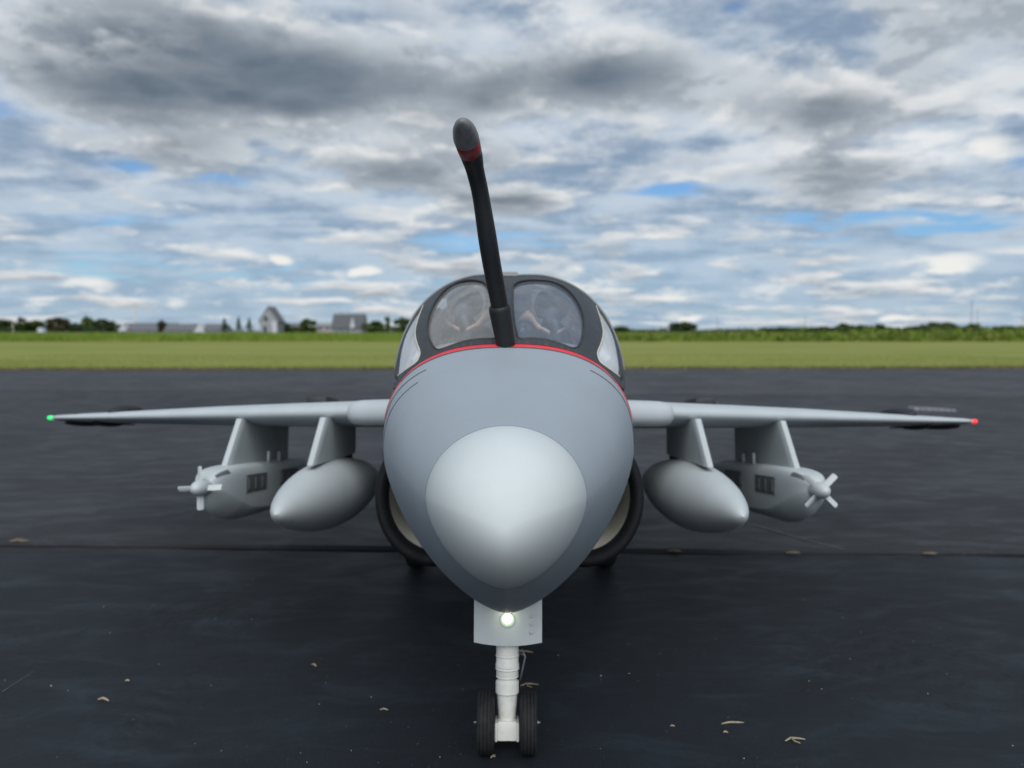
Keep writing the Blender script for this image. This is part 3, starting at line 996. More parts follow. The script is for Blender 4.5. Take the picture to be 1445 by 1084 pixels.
def tank(sx):
    x0 = 2.30
    pylon('tank_pylon', sx, x0, 9.42, 8.85, 11.35, 11.35, .26, -.31, -.20, .11, M_pod)
    a0, a1 = Vector((sx * x0, 7.62, -.75)), Vector((sx * x0, 13.3, -.60))
    ax = a1 - a0; ln = ax.length
    prof = []
    for s in np.linspace(0, 1, 44):
        if s < .42: r = math.sin(math.pi / 2 * (s / .42)) ** .66
        else: r = math.cos(math.pi / 2 * ((s - .42) / .58)) ** .85 if s < .999 else .003
        if s < .02: r = min(r, s * 8.0 + .03)
        prof.append((s * ln, max(.003, .425 * r)))
    t_ = part('drop_tank', lathe(a0, ax, prof, 40), M_pod)
    for tt in (9.9, 10.9):
        bm = bmesh.new(); box_bm(bm, *L((sx * x0, tt, -.27)), .09 * S, .22 * S, .12 * S, .01 * S)
        bm_obj('tank_lug', bm, M_dark, t_)


for sx in (-1, 1): tank(sx)

# ---------------- landing gear
DT = 6.42
xl, xr = pt(668.5, 900, DT).x, pt(765, 900, DT).x
dc = (xl + xr) / 2; dw = (xr - xl)
V = []
bot = bo(908, DT); top = bo(836, DT)
n = 12
for k in range(n + 1):
    x = xl + (xr - xl) * k / n
    sag = .022 * (1 - ((2 * k / n) - 1) ** 2)
    for (z, t) in ((top, DT + .0), (bot - sag, DT)):
        bow = .03 * ((2 * k / n) - 1) ** 2
        V += [Vector((x, t + bow, z)), Vector((x, t + bow + .03, z))]
Fc = []
for k in range(n):
    a, b = 4 * k, 4 * k + 4
    Fc += [(a, a + 2, b + 2, b), (a + 1, b + 1, b + 3, a + 3), (a + 2, a + 3, b + 3, b + 2), (a, b, b + 1, a + 1)]
Fc += [(0, 1, 3, 2), (4 * n, 4 * n + 2, 4 * n + 3, 4 * n + 1)]
door = part('nose_gear_door', (V, Fc), M_door, smooth=30)
for yy in (870, 881, 893):
    part('door_rivet', lathe(pt(750, yy, DT - .002), (0, -1, 0), [(-.004, .014), (.003, .012), (.005, .006), (.006, .001)], 10), M_door, door)
lc = pt(716, 875.5, DT - .03)
lamp = part('landing_light', lathe(lc + Vector((0, .09, 0)), (0, -1, 0), [(-.05, .05), (0, .058), (.05, .062), (.058, .061), (.05, .055), (.03, .045), (.02, .003)], 28), M_gear)
part('lamp_lens', lathe(lc + Vector((0, .03, 0)), (0, -1, 0), [(-.01, .058), (.012, .058), (.03, .045), (.042, .025), (.046, .002)], 24), M_lens, lamp)
part('lamp_bulb', lathe(pt(716, 873, DT - .09), (0, -1, 0), [(-.02, .02), (0, .036), (.015, .030), (.026, .016), (.03, .001)], 16), M_bulb, lamp)

GT = 6.60
gc = pt(715.8, 960, GT).x
def zz(y): return bo(y, GT)
prof_px = [(896, 15.5), (922.5, 15.5), (923.5, 14.8), (925, 15.4), (934, 15.4), (936, 16.2), (940, 16.2), (941, 15.2), (952, 15.2), (954, 14.6), (955, 13.2), (959.5, 13.2), (961, 15.9), (976.5, 15.9), (978, 14.2), (979.5, 13.8), (990, 13.4), (1003, 12.6), (1015, 12.0), (1030, 11.5)]
strut = part('nose_gear_strut', lathe((gc, GT, 0), (0, 0, 1), [(zz(y), wo(r, GT)) for y, r in prof_px[::-1]], 36), M_gear, smooth=30)
for y0, y1, r in ((923, 925.5, 16.4), (941.5, 944, 16.6), (953, 955, 15.6)):
    part('strut_collar', lathe((gc, GT, 0), (0, 0, 1), [(zz(y1), wo(r - .6, GT)), (zz((y0 + y1) / 2), wo(r, GT)), (zz(y0), wo(r - .6, GT))], 32), M_gear, strut)
bm = bmesh.new()
box_bm(bm, *L((gc, GT - .01, (zz(1013) + zz(1040)) / 2)), wo(26, GT) * S, .17 * S, (zz(1013) - zz(1040)) * S, .010 * S)
for sx in (-1, 1):
    box_bm(bm, *L((gc + sx * wo(14.6, GT), GT - .01, (zz(1014) + zz(1041)) / 2)), wo(4.6, GT) * S, .20 * S, (zz(1014) - zz(1041)) * S, .018 * S)
bm_obj('axle_block', bm, M_gear, strut, 40)
V, Fc = tube([(gc + .12, GT - .02, zz(915)), (gc + .15, GT - .03, zz(925)), (gc + .125, GT - .03, zz(945)), (gc + .11, GT, zz(960))], [.008] * 4, 6)
part('brake_line', (V, Fc), M_panel, strut)
wz = (zz(977) + zz(1063)) / 2; wr = (zz(977) - zz(1063)) / 2
for pxa, pxb in ((673.4, 698.4), (733.4, 757.8)):
    xa, xb = pt(pxa, 1020, GT).x, pt(pxb, 1020, GT).x
    c, h = (xa + xb) / 2, (xb - xa) / 2
    prof = []
    # tyre profile across its width, with three grooves in the tread
    shape = [(-1, .60), (-1.0, .80), (-.94, .91), (-.84, .965)]
    for g in (-.60, -.2, .2, .6):
        shape += [(g - .15, .992), (g - .06, .998), (g - .035, .965), (g + .035, .965), (g + .06, .998), (g + .15, .992)]
    shape += [(.84, .965), (.94, .91), (1.0, .80), (1, .60)]
    wheel = part('nose_wheel', lathe((c, GT, wz), (1, 0, 0), [(h * a, wr * r) for a, r in shape], 56), M_tyre, smooth=35)
    part('wheel_hub', lathe((c, GT, wz), (1, 0, 0), [(-h * .98, .02), (-h * .98, wr * .3), (-h * .86, wr * .55), (-h * .8, wr * .61), (h * .8, wr * .61), (h * .86, wr * .55), (h * .98, wr * .3), (h * .98, .02)], 28), M_gear, wheel)
    s_ = -1 if pxa < 716 else 1
    part('axle_nut', lathe((c + s_ * h * .95, GT, wz), (s_, 0, 0), [(0, .02), (.012, .02), (.016, .011), (.030, .010), (.033, .003)], 6), M_steel, wheel)

# main wheels under the intakes, standing on the ground
for sx in (-1, 1):
    t_, x_ = 11.6, sx * 1.40
    # ground height below this point, in the aircraft frame
    def gz(t):
        lo, hi = -6.0, 0.0
        for _ in range(50):
            mid = (lo + hi) / 2
            if to_world((x_, t, mid)).z < 0: lo = mid
            else: hi = mid
        return hi
    R0 = .44
    g = gz(t_)
    c = Vector((x_, t_, g + R0 / math.cos(0.14)))
    w_ = part('main_wheel', lathe(c, (1, 0, 0), [(-.14, R0 * .6), (-.15, R0 * .8), (-.12, R0 * .93), (-.07, R0 * .985), (0, R0), (.07, R0 * .985), (.12, R0 * .93), (.15, R0 * .8), (.14, R0 * .6)], 40), M_tyre, smooth=35)
    part('wheel_hub', lathe(c, (1, 0, 0), [(-.12, .02), (-.12, R0 * .4), (-.10, R0 * .62), (.10, R0 * .62), (.12, R0 * .4), (.12, .02)], 24), M_gear, w_)
    V, Fc = tube([c + Vector((-sx * .2, 0, 0)), c + Vector((-sx * .22, .0, .35)), c + Vector((-sx * .25, .05, 1.3))], [.06, .07, .09], 16)
    part('main_gear_strut', (V, Fc), M_gear)

# tail, hidden behind the nose from here
def slab(rings_): return loft(rings_, True, True)
fin = [[Vector((y * th, t + c * ch, b)) for c, y in AF] for b, t, ch, th in ((.7, 14.6, 4.2, .34), (1.6, 15.9, 3.2, .26), (2.6, 17.0, 2.4, .18), (2.75, 17.1, 2.3, .1))]
part('tail_fin', slab(fin), M_light)
for sx in (-1, 1):
    tp = [[Vector((sx * x, t + c * ch, .42 + y * th)) for c, y in AF] for x, t, ch, th in ((.2, 16.6, 2.3, .16), (1.6, 17.3, 1.6, .11), (2.85, 17.95, 1.0, .06))]
    part('tailplane', slab(tp), M_light)

# ---------------- the two pilot figures sitting in the cockpit (things of their own)
def pilot(px, py, t, label):
    base = pt(px, py, t); s = 1.18
    root = empty('pilot_figure', to_world((base.x, base.y, base.z - .62)))
    root.rotation_mode = 'QUATERNION'; root.rotation_quaternion = RW.to_quaternion()
    tag(root, label, 'pilot figure', 'pilot figures in the cockpit')
    def W(x, y, z): return (x * s * S, y * s * S, (z + .62 / s) * s * S)
    # body: pelvis, chest, neck, head, arms and thighs grown as one skin
    jt = [((0, .16, -.74), .17), ((0, .13, -.55), .17), ((0, .10, -.33), .19), ((0, .06, -.19), .15), ((0, .03, -.11), .065), ((0, .0, -.02), .085), ((0, -.01, .06), .09),
          ((.17, .05, -.22), .085), ((.245, .0, -.40), .062), ((.22, -.20, -.52), .05), ((.14, -.33, -.50), .042),
          ((-.17, .05, -.22), .085), ((-.245, .0, -.40), .062), ((-.22, -.20, -.52), .05), ((-.14, -.33, -.50), .042),
          ((.10, -.05, -.76), .095), ((.12, -.30, -.74), .085), ((-.10, -.05, -.76), .095), ((-.12, -.30, -.74), .085)]
    ed = [(0, 1), (1, 2), (2, 3), (3, 4), (4, 5), (5, 6), (3, 7), (7, 8), (8, 9), (9, 10), (3, 11), (11, 12), (12, 13), (13, 14), (0, 15), (15, 16), (0, 17), (17, 18)]
    me = bpy.data.meshes.new('body')
    me.from_pydata([W(*p) for p, r in jt], ed, [])
    o = bpy.data.objects.new('body', me); COL.objects.link(o); o.parent = root
    me.materials.append(M_suit)
    sk = o.modifiers.new('skin', 'SKIN'); sk.use_smooth_shade = True
    for i, (p, r) in enumerate(jt):
        me.skin_vertices[0].data[i].radius = (r * s * S, r * s * S)
    me.skin_vertices[0].data[0].use_root = True
    ss = o.modifiers.new('smooth', 'SUBSURF'); ss.levels = 2; ss.render_levels = 2

    def sub(name, VF, m):
        V, Fc = VF
        q = mesh_obj(name, [W(*v) for v in V], Fc, m, root, True)
        bm = bmesh.new(); bm.from_mesh(q.data); bmesh.ops.recalc_face_normals(bm, faces=bm.faces[:]); bm.to_mesh(q.data); bm.free()
        return q
    def ball(cx, cy, cz, rx, ry, rz, cut=(-1, 1), nx=24, nz=16):
        rings = []
        for i in range(nz + 1):
            f = cut[0] + (cut[1] - cut[0]) * i / nz
            ph = math.asin(max(-1, min(1, f)))
            rings.append([(cx + rx * math.cos(ph) * math.cos(2 * math.pi * k / nx), cy + ry * math.cos(ph) * math.sin(2 * math.pi * k / nx), cz + rz * f) for k in range(nx)])
        return loft(rings)
    hel = sub('helmet', ball(0, .015, .055, .155, .175, .155, (-.62, .998)), M_helmet)
    def child(name, VF, m):
        q = sub(name, VF, m); q.parent = hel; return q
    vis = []
    for i in range(7):
        f = i / 6
        z = .0 + .10 * f; rr_ = math.cos(math.asin((z - .055) / .16)) if abs(z - .055) < .16 else .3
        vis.append([(.160 * rr_ * math.sin(a), .012 - .183 * rr_ * math.cos(a), z) for a in np.linspace(-1.15, 1.15, 20)])
    child('visor', loft(vis, False, False, False), M_visor)
    mask = sub('oxygen_mask', loft([[(r_ * math.cos(a), y, zc + r_ * 1.15 * math.sin(a)) for a in np.linspace(0, 2 * math.pi, 18, endpoint=False)]
                                    for y, r_, zc in ((-.06, .085, -.045), (-.12, .082, -.05), (-.165, .066, -.055), (-.19, .045, -.06), (-.20, .02, -.062))]), M_mask)
    V, Fc = tube([(0, -.18, -.08), (.02, -.22, -.14), (.04, -.20, -.24), (.07, -.13, -.34)], [.024, .026, .024, .024], 10)
    h = sub('oxygen_hose', (V, Fc), M_mask); h.parent = mask
    # tan collar and harness: shoulder pads running into a V on the chest
    for sx in (-1, 1):
        rows = []
        for k in np.linspace(0, 1, 9):
            x = sx * (.30 - .27 * k); z = -.115 + .055 * math.sin(math.pi * min(1, k / .62)) - .10 * max(0, k - .40) / .60
            y = -.10 - .10 * k; hh = .034 * math.sin(math.pi * min(1, k / .75 + .02)) ** .8 + .018 * k + .004
            rows.append([(x, y - .03, z - hh), (x, y - .05, z), (x, y - .03, z + hh), (x, y + .10, z + hh * .8), (x, y + .09, z - hh)])
        sub('harness_strap', loft(rows), M_tan)
    return root


pilot(656, 436, 7.62, 'helmeted pilot figure behind the clear windscreen pane, partly covered by the black probe')
pilot(779, 440, 7.62, 'dark helmeted pilot figure with tan harness behind the bluish windscreen pane')


# ------------------------------------------------------------------ ground
def mat_runway(name, base, seed=0.0, ripples=()):
    m = bpy.data.materials.new(name); m.use_nodes = True
    w = NT(m.node_tree); p = w.n['Principled BSDF']
    tc = w.n.new('ShaderNodeTexCoord'); v = w.vm('ADD', tc.outputs['Object'], (seed, seed * .7, 0))
    big = w.noise(v, 1.3, 5, 0.6, 0.4)
    mid = w.noise(w.vm('MULTIPLY', v, (1.0, 2.2, 1)), 6.0, 6, 0.65, 0.6)
    strk = w.noise(w.vm('MULTIPLY', v, (0.25, 6.0, 1)), 5.0, 5, 0.7)
    fine = w.noise(v, 700.0, 2, 0.6)
    col = w.mix(w.step(big, 0.35, 0.65), tuple(c * .82 for c in base), tuple(c * 1.22 for c in base))
    col = w.mix(w.step(mid, 0.48, 0.74, 0, 0.70), col, tuple(c * 2.5 for c in base))
    col = w.mix(w.step(strk, 0.52, 0.7, 0, 0.45), col, tuple(c * 1.7 for c in base))
    col = w.mix(w.step(fine, 0.3, 0.7, 0, 0.5), col, tuple(c * .55 for c in base))
    dust = w.noise(v, 260.0, 2, 0.5)
    col = w.mix(w.step(dust, 0.735, 0.76, 0, 0.55), col, (0.22, 0.21, 0.19))
    w.l.new(col, p.inputs['Base Color'])
    ro = w.step(w.m('ADD', mid, w.m('MULTIPLY', w.m('SUBTRACT', big, .5), .6)), 0.3, 0.7, 0.70, 0.56)
    w.l.new(ro, p.inputs['Roughness'])
    p.inputs['Specular IOR Level'].default_value = 0.25
    # weave, slow undulation and puckers
    x_, y_, z_ = w.sep(v)
    wv = w.m('ADD', w.m('SINE', w.m('MULTIPLY', x_, 2600.0)), w.m('SINE', w.m('MULTIPLY', y_, 2600.0)))
    pk = w.noise(w.vm('ADD', w.vm('MULTIPLY', v, (5.0, 26.0, 1)), w.vm('SCALE', w.noise(v, 3.0, 2, .5, color=True), scale=3.0)), 1.0, 3, 0.5, 0.3)
    pmask = w.step(w.noise(w.vm('ADD', v, (4.4, 1.2, 0)), 1.6, 3, 0.5), 0.47, 0.66)
    hgt = w.m('ADD', w.m('MULTIPLY', wv, 0.00006), w.m('MULTIPLY', w.m('MULTIPLY', pk, pmask), 0.0048))
    for (cx_, cy_, rx_, ry_, ax_, ay_, amp) in ripples:      # pulled-up puckers in the cloth
        ex = w.m('DIVIDE', w.m('SUBTRACT', x_, cx_), rx_); ey = w.m('DIVIDE', w.m('SUBTRACT', y_, cy_), ry_)
        g_ = w.m('EXPONENT', w.m('MULTIPLY', w.m('ADD', w.m('MULTIPLY', ex, ex), w.m('MULTIPLY', ey, ey)), -1.0))
        wob = w.m('MULTIPLY', w.noise(v, 14.0, 3, .6), 9.0)
        sn = w.m('SINE', w.m('ADD', w.m('ADD', w.m('MULTIPLY', x_, ax_), w.m('MULTIPLY', y_, ay_)), wob))
        sn = w.m('MULTIPLY', sn, w.step(w.noise(v, 9.0, 3, .6), .35, .6))
        hgt = w.m('ADD', hgt, w.m('MULTIPLY', w.m('MULTIPLY', sn, g_), amp))
    hgt = w.m('ADD', hgt, w.m('MULTIPLY', w.noise(v, 60, 5, .6), 0.0009))
    b = w.n.new('ShaderNodeBump'); b.inputs['Strength'].default_value = 1.0; b.inputs['Distance'].default_value = 1.0
    w.l.new(hgt, b.inputs['Height']); w.l.new(b.outputs[0], p.inputs['Normal'])
    return m


_a, _b, _c = ground(225, 990), ground(1265, 930), ground(290, 860)
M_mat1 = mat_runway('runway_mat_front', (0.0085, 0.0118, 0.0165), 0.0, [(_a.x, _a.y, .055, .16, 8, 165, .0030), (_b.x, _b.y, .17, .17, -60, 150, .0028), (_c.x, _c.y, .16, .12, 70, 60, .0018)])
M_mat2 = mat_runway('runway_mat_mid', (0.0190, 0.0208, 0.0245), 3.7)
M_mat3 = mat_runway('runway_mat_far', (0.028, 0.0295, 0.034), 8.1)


def strip(name, near, far, m, z0, thick=0.004, nx=160, ny=3):
    """a runway strip between two edge lines given as functions y(x); its near edge is a real lip"""
    xs = np.concatenate([np.linspace(-60, -4, 8), np.linspace(-3.9, 3.9, nx), np.linspace(4, 60, 8)])
    V, Fc = [], []
    for x in xs:
        a, b = near(x), far(x)
        V += [Vector((x, a, -0.02)), Vector((x, a - .0015, z0)), Vector((x, a + .004, z0 + thick)), Vector((x, (a + b) / 2, z0 + thick)), Vector((x, b, z0 + thick)), Vector((x, b, -0.02))]
    for i in range(len(xs) - 1):
        for k in range(5):
            Fc.append((6 * i + k, 6 * i + 6 + k, 6 * i + 7 + k, 6 * i + 1 + k))
    o = mesh_obj(name, V, Fc, m, None, 30)
    return tag(o, kind='structure')


def line_fn(p, q, jit=0.0, seed=0):
    rg = np.random.default_rng(seed); ph = rg.uniform(0, 6, 8)
    def f(x):
        y = p.y + (q.y - p.y) * (x - p.x) / (q.x - p.x)
        if jit: y += jit * (math.sin(x * 3.1 + ph[0]) + .7 * math.sin(x * 7.3 + ph[1]) + .5 * math.sin(x * 17 + ph[2]) + .35 * math.sin(x * 41 + ph[3]))
        return y
    return f


seam1 = line_fn(ground(60, 770), ground(1440, 783), 0.0025, 1)
_s1c = line_fn(ground(60, 770), ground(1440, 783), 0.0040, 9)
seam1b = lambda x: min(_s1c(x) - .020, seam1(x) - .006)
seam2 = line_fn(ground(100, 553), ground(1380, 562), 0.012, 2)
edge = line_fn(ground(60, 523), ground(1400, 521), 0.02, 3)
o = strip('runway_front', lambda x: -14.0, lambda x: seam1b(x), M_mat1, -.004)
M_seam_shade = mat('black_seam_shade', (0.004, 0.0045, 0.006), .9, .4, 40, spec=.1)  # near-black recessed strip paints the seam's shade line, as its lip catches sun
o = strip('seam_shade_strip', lambda x: seam1b(x) - .01, lambda x: seam1(x) + .05, M_seam_shade, -.0085, .004)
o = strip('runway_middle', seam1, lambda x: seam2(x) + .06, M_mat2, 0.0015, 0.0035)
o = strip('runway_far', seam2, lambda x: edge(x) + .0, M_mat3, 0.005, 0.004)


def mat_ground(name, a, b, c, sc):
    m = bpy.data.materials.new(name); m.use_nodes = True
    w = NT(m.node_tree); p = w.n['Principled BSDF']
    tc = w.n.new('ShaderNodeTexCoord'); v = tc.outputs['Object']
    n1 = w.noise(w.vm('MULTIPLY', v, (.35, 1.2, 1)), sc, 5, .6); n2 = w.noise(v, sc * 14, 4, .65); n3 = w.noise(w.vm('MULTIPLY', v, (.12, 1, 1)), sc * .55, 4, .6)
    col = w.mix(w.step(n1, .35, .65), a, b)
    col = w.mix(w.step(n2, .4, .75, 0, .5), col, c)
    col = w.mix(w.step(n3, .45, .7, 0, .4), col, c)
    w.l.new(col, p.inputs['Base Color']); p.inputs['Roughness'].default_value = .9; p.inputs['Specular IOR Level'].default_value = .15
    b_ = w.n.new('ShaderNodeBump'); b_.inputs['Strength'].default_value = .6; b_.inputs['Distance'].default_value = .03
    w.l.new(n2, b_.inputs['Height']); w.l.new(b_.outputs[0], p.inputs['Normal'])
    return m


M_lawn = mat_ground('mown_grass', (0.132, 0.166, 0.028), (0.185, 0.204, 0.048), (0.228, 0.212, 0.074), .5)
M_soil = mat_ground('field_soil', (0.07, 0.10, 0.025), (0.09, 0.12, 0.03), (0.12, 0.12, 0.05), .2)
# one sheet of land to the horizon, just under the runway
gv_ = [(-3500, -40, -.03), (3500, -40, -.03), (3500, 9, -.03), (3500, 5200, -.03), (-3500, 5200, -.03), (-3500, 9, -.03)]
land = tag(mesh_obj('field', [Vector(v) for v in gv_], [(0, 1, 2, 5), (5, 2, 3, 4)], M_soil), kind='structure')
# mown verge, a sheet above the land that starts at the runway's far edge
xs = np.concatenate([np.linspace(-60, -9, 30), np.linspace(-8.8, 8.8, 220), np.linspace(9, 60, 30)])
V, Fc = [], []
for x in xs: V += [Vector((x, edge(x) - .02 + .03 * random.random(), .002)), Vector((x, edge(x) + .25, .022)), Vector((x, 38.0, .02))]
for i in range(len(xs) - 1):
    for k in range(2): Fc.append((3 * i + k, 3 * i + 3 + k, 3 * i + 4 + k, 3 * i + 1 + k))
tag(mesh_obj('mown_verge', V, Fc, M_lawn, None, True), kind='structure')


def blades(name, xr, yfn, n, h, wd, m, lean=.35, zfn=None, nmat=1):
    X = rng.uniform(xr[0], xr[1], n); Y = yfn(X, rng.random(n)); H = rng.uniform(h[0], h[1], n)
    if zfn is not None: H = H * zfn(X, Y)
    a = rng.uniform(0, math.pi, n); W_ = rng.uniform(.6, 1.3, n) * wd
    lx = rng.normal(0, lean, n) * H; ly = rng.normal(0, lean, n) * H
    dx, dy = np.cos(a) * W_, np.sin(a) * W_
    v = np.empty((n, 5, 3))
    z0 = .0
    v[:, 0] = np.stack([X - dx, Y - dy, np.full(n, z0)], 1); v[:, 1] = np.stack([X + dx, Y + dy, np.full(n, z0)], 1)
    v[:, 2] = np.stack([X + dx * .8 + lx * .4, Y + dy * .8 + ly * .4, H * .6], 1); v[:, 3] = np.stack([X - dx * .8 + lx * .4, Y - dy * .8 + ly * .4, H * .6], 1)
    v[:, 4] = np.stack([X + lx, Y + ly, H], 1)
    me = bpy.data.meshes.new(name)
    me.vertices.add(n * 5); me.vertices.foreach_set('co', v.reshape(-1))
    base = np.arange(n)[:, None] * 5
    loops = np.concatenate([base + np.array([[0, 1, 2, 3]]), base + np.array([[3, 2, 4]])], 1).reshape(-1)
    me.loops.add(n * 7); me.loops.foreach_set('vertex_index', loops.astype(np.int32))
    st = np.empty((n, 2), np.int32); st[:, 0] = np.arange(n) * 7; st[:, 1] = st[:, 0] + 4
    me.polygons.add(n * 2); me.polygons.foreach_set('loop_start', st.reshape(-1))
    try:
        me.polygons.foreach_set('loop_total', np.tile([4, 3], n).astype(np.int32))
    except Exception:
        pass
    me.update(); me.validate()
    me.materials.append(m)
    o = bpy.data.objects.new(name, me); COL.objects.link(o)
    return tag(o, kind='stuff')


def mat_leaf(name, a, b, sc=1.0, trans=.25, coords='Object'):
    m = bpy.data.materials.new(name); m.use_nodes = True
    w = NT(m.node_tree); p = w.n['Principled BSDF']
    tc = w.n.new('ShaderNodeTexCoord'); g = w.n.new('ShaderNodeNewGeometry')
    n = w.noise(tc.outputs[coords], sc, 4, .6)
    col = w.mix(w.step(w.m('ADD', w.m('MULTIPLY', n, .7), w.m('MULTIPLY', g.outputs['Random Per Island'], .3)), .3, .7), a, b)
    w.l.new(col, p.inputs['Base Color']); p.inputs['Roughness'].default_value = .75; p.inputs['Specular IOR Level'].default_value = .2
    tl = w.n.new('ShaderNodeBsdfTranslucent'); w.l.new(col, tl.inputs[0])
    mx = w.n.new('ShaderNodeMixShader'); mx.inputs[0].default_value = trans
    out = w.n['Material Output']
    w.l.new(p.outputs[0], mx.inputs[1]); w.l.new(tl.outputs[0], mx.inputs[2]); w.l.new(mx.outputs[0], out.inputs[0])
    return m


M_turf = mat_leaf('short_grass_blades', (0.115, 0.160, 0.024), (0.21, 0.23, 0.06), .7)
M_turf_e = mat_leaf('worn_grass_blades', (0.11, 0.115, 0.035), (0.20, 0.155, 0.075), 1.5)
M_tall = mat_leaf('tall_grass_blades', (0.115, 0.195, 0.020), (0.19, 0.25, 0.042), .25)
tag(blades('short_grass', (-9, 9), lambda X, r: np.array([edge(x) for x in X]) + .05 + 5.5 * r ** 1.5, 60000, (.015, .045), .004, M_turf), 'short pale green grass of the mown verge', 'grass')
tag(blades('worn_edge_grass', (-8, 8), lambda X, r: np.array([edge(x) for x in X]) - .06 + .3 * r, 14000, (.01, .05), .005, M_turf_e, .8), 'brownish worn grass creeping over the runway edge', 'grass')


def hprof(X, Y):
    return .80 + .20 * np.sin(X * .5 + 1) + .16 * np.sin(X * 1.3 + Y) + .10 * np.sin(X * 3.7)
tag(blades('tall_grass', (-40, 40), lambda X, r: 34 + .5 * np.sin(X * .4) + 9 * r, 70000, (.16, .42), .022, M_tall, .25, hprof), 'tall unmown bright green grass along the far side of the verge', 'tall grass')
tag(blades('far_meadow_grass', (-120, 120), lambda X, r: 44 + 60 * r, 40000, (.15, .36), .06, M_tall, .25, hprof), 'unmown meadow grass stretching towards the trees', 'meadow grass')

# ------------------------------------------------------------------ background plants
M_bark = mat('bark', (0.07, 0.055, 0.04), .9, .3, 4)
LEAFM = {'dark': mat_leaf('dark_green_leaves', (0.026, 0.046, 0.020), (0.055, 0.08, 0.03), .6, .15),
         'mid': mat_leaf('mid_green_leaves', (0.035, 0.062, 0.016), (0.075, 0.105, 0.03), .6, .2),
         'light': mat_leaf('light_green_leaves', (0.065, 0.10, 0.025), (0.12, 0.155, 0.05), .6, .25),
         'brown': mat_leaf('brownish_leaves', (0.045, 0.045, 0.022), (0.085, 0.078, 0.04), .6, .2),
         'conifer': mat_leaf('conifer_needles', (0.018, 0.036, 0.019), (0.036, 0.06, 0.028), .6, .1),
         'bush': mat_leaf('bush_leaves', (0.10, 0.155, 0.02), (0.17, 0.21, 0.045), .5, .25)}


def leaf_mesh(name, pts, size, m, parent):
    n = len(pts)
    pts = np.asarray(pts)
    a = rng.normal(size=(n, 3)); a /= np.linalg.norm(a, axis=1)[:, None]
    b = rng.normal(size=(n, 3)); b -= a * (a * b).sum(1)[:, None]; b /= np.linalg.norm(b, axis=1)[:, None]
    s = size * rng.uniform(.6, 1.3, n)[:, None]
    v = np.stack([pts - a * s - b * s * .5, pts + a * s * .3 - b * s, pts + a * s, pts + a * s * .1 + b * s * .8], 1).reshape(-1, 3)
    f = [(4 * i, 4 * i + 1, 4 * i + 2, 4 * i + 3) for i in range(n)]
    return mesh_obj(name, v, f, m, parent)


def tree(px, ytop, wpx, dist, kind, label, group, name='tree', cat='tree', ybase=None):
    g = at_dist(px, 467, dist)
    base = Vector((g.x, dist, -.03))
    top = at_dist(px, ytop, dist).z; h = top + .03; w_ = wpx / F_PX * dist
    r = empty(name, base); tag(r, label, cat, group)
    conifer = kind == 'conifer'
    V, Fc = tube([(0, 0, 0), (w_ * .02, 0, h * .3), (-w_ * .015, w_ * .02, h * .6), (0, 0, h * .92)], [h * .028, h * .022, h * .014, h * .004], 8)
    tr_ = mesh_obj('trunk', V, Fc, M_bark, r, True)
    pts = []
    if conifer:
        for i in range(420):
            f = random.random() ** .75
            rad_ = w_ * .5 * (1 - f) * (.75 + .35 * math.sin(f * 38)) * random.random() ** .4
            an = random.uniform(0, 6.283)
            pts.append((rad_ * math.cos(an), rad_ * math.sin(an), h * (.08 + .92 * f)))
        size = h * .045
    else:
        ncl = 11 if cat == 'tree' else 8
        cl = []
        for i in range(ncl):
            an = random.uniform(0, 6.283); rr_ = w_ * .5 * math.sqrt(random.random()) * .72
            f = random.uniform(.12, .80)
            cl.append((rr_ * math.cos(an), rr_ * math.sin(an), h * f, random.uniform(.15, .27) * w_, random.uniform(.12, .2) * h))
        cl.append((0, 0, h * .80, w_ * .2, h * .2))
        for c in cl:
            for i in range(70):
                d = rng.normal(size=3); d /= np.linalg.norm(d)
                k = random.random() ** .4 * random.uniform(.8, 1.12)
                pts.append((c[0] + d[0] * c[3] * k, c[1] + d[1] * c[3] * k, c[2] + d[2] * c[4] * k))
            V, Fc = tube([(0, 0, h * .3), (c[0] * .6, c[1] * .6, c[2] * .8), (c[0], c[1], c[2])], [h * .012, h * .008, h * .003], 5)
            mesh_obj('limb', V, Fc, M_bark, tr_)
        size = (w_ * .045 + h * .03)
    leaf_mesh('crown', pts, size, LEAFM[kind], r)
    return r


GL = 'trees on the left skyline'
tree(6, 451.5, 40, 330, 'dark', 'low dark green tree at the photo\'s left edge', GL)
tree(31, 448, 26, 330, 'mid', 'round green tree next to the thin pale pole', GL)
tree(52, 452, 30, 335, 'mid', 'low green tree behind the small pale blue cabin', GL)
tree(84, 448, 40, 330, 'brown', 'broad brownish tree between the pale blue cabin and the dark rounded tree', GL)
tree(106, 456, 24, 328, 'dark', 'lowest dark tree, in the gap beside the broad brownish tree', GL)
tree(123, 446, 20, 345, 'light', 'pale thin-leaved tree just behind the dark rounded tree', GL)
tree(147, 450, 34, 320, 'dark', 'dark rounded tree beside the long low grey-roofed building', GL)
GC = 'small dark conifers beside the tall pointed house'
tree(317, 448.5, 14, 250, 'conifer', 'dark conifer standing apart from the other two conifers', GC)
tree(337, 447.5, 15, 250, 'conifer', 'tallest of three dark conifers, in their middle', GC)
tree(352, 448.5, 15, 250, 'conifer', 'dark conifer touching the tall pointed house', GC)
GM = 'trees between the far houses'
tree(229, 451, 14, 240, 'brown', 'thin brownish tree in front of the long grey roofs', GM)
tree(404, 456.5, 34, 262, 'dark', 'low dark tree against the right wall of the pointed house', GM)
tree(434, 449.5, 30, 255, 'mid', 'round dark green tree between the pointed house and the pinkish shed', GM)
tree(529, 452.5, 34, 250, 'mid', 'low bushy tree beside the dark grey barn-like house', GM)
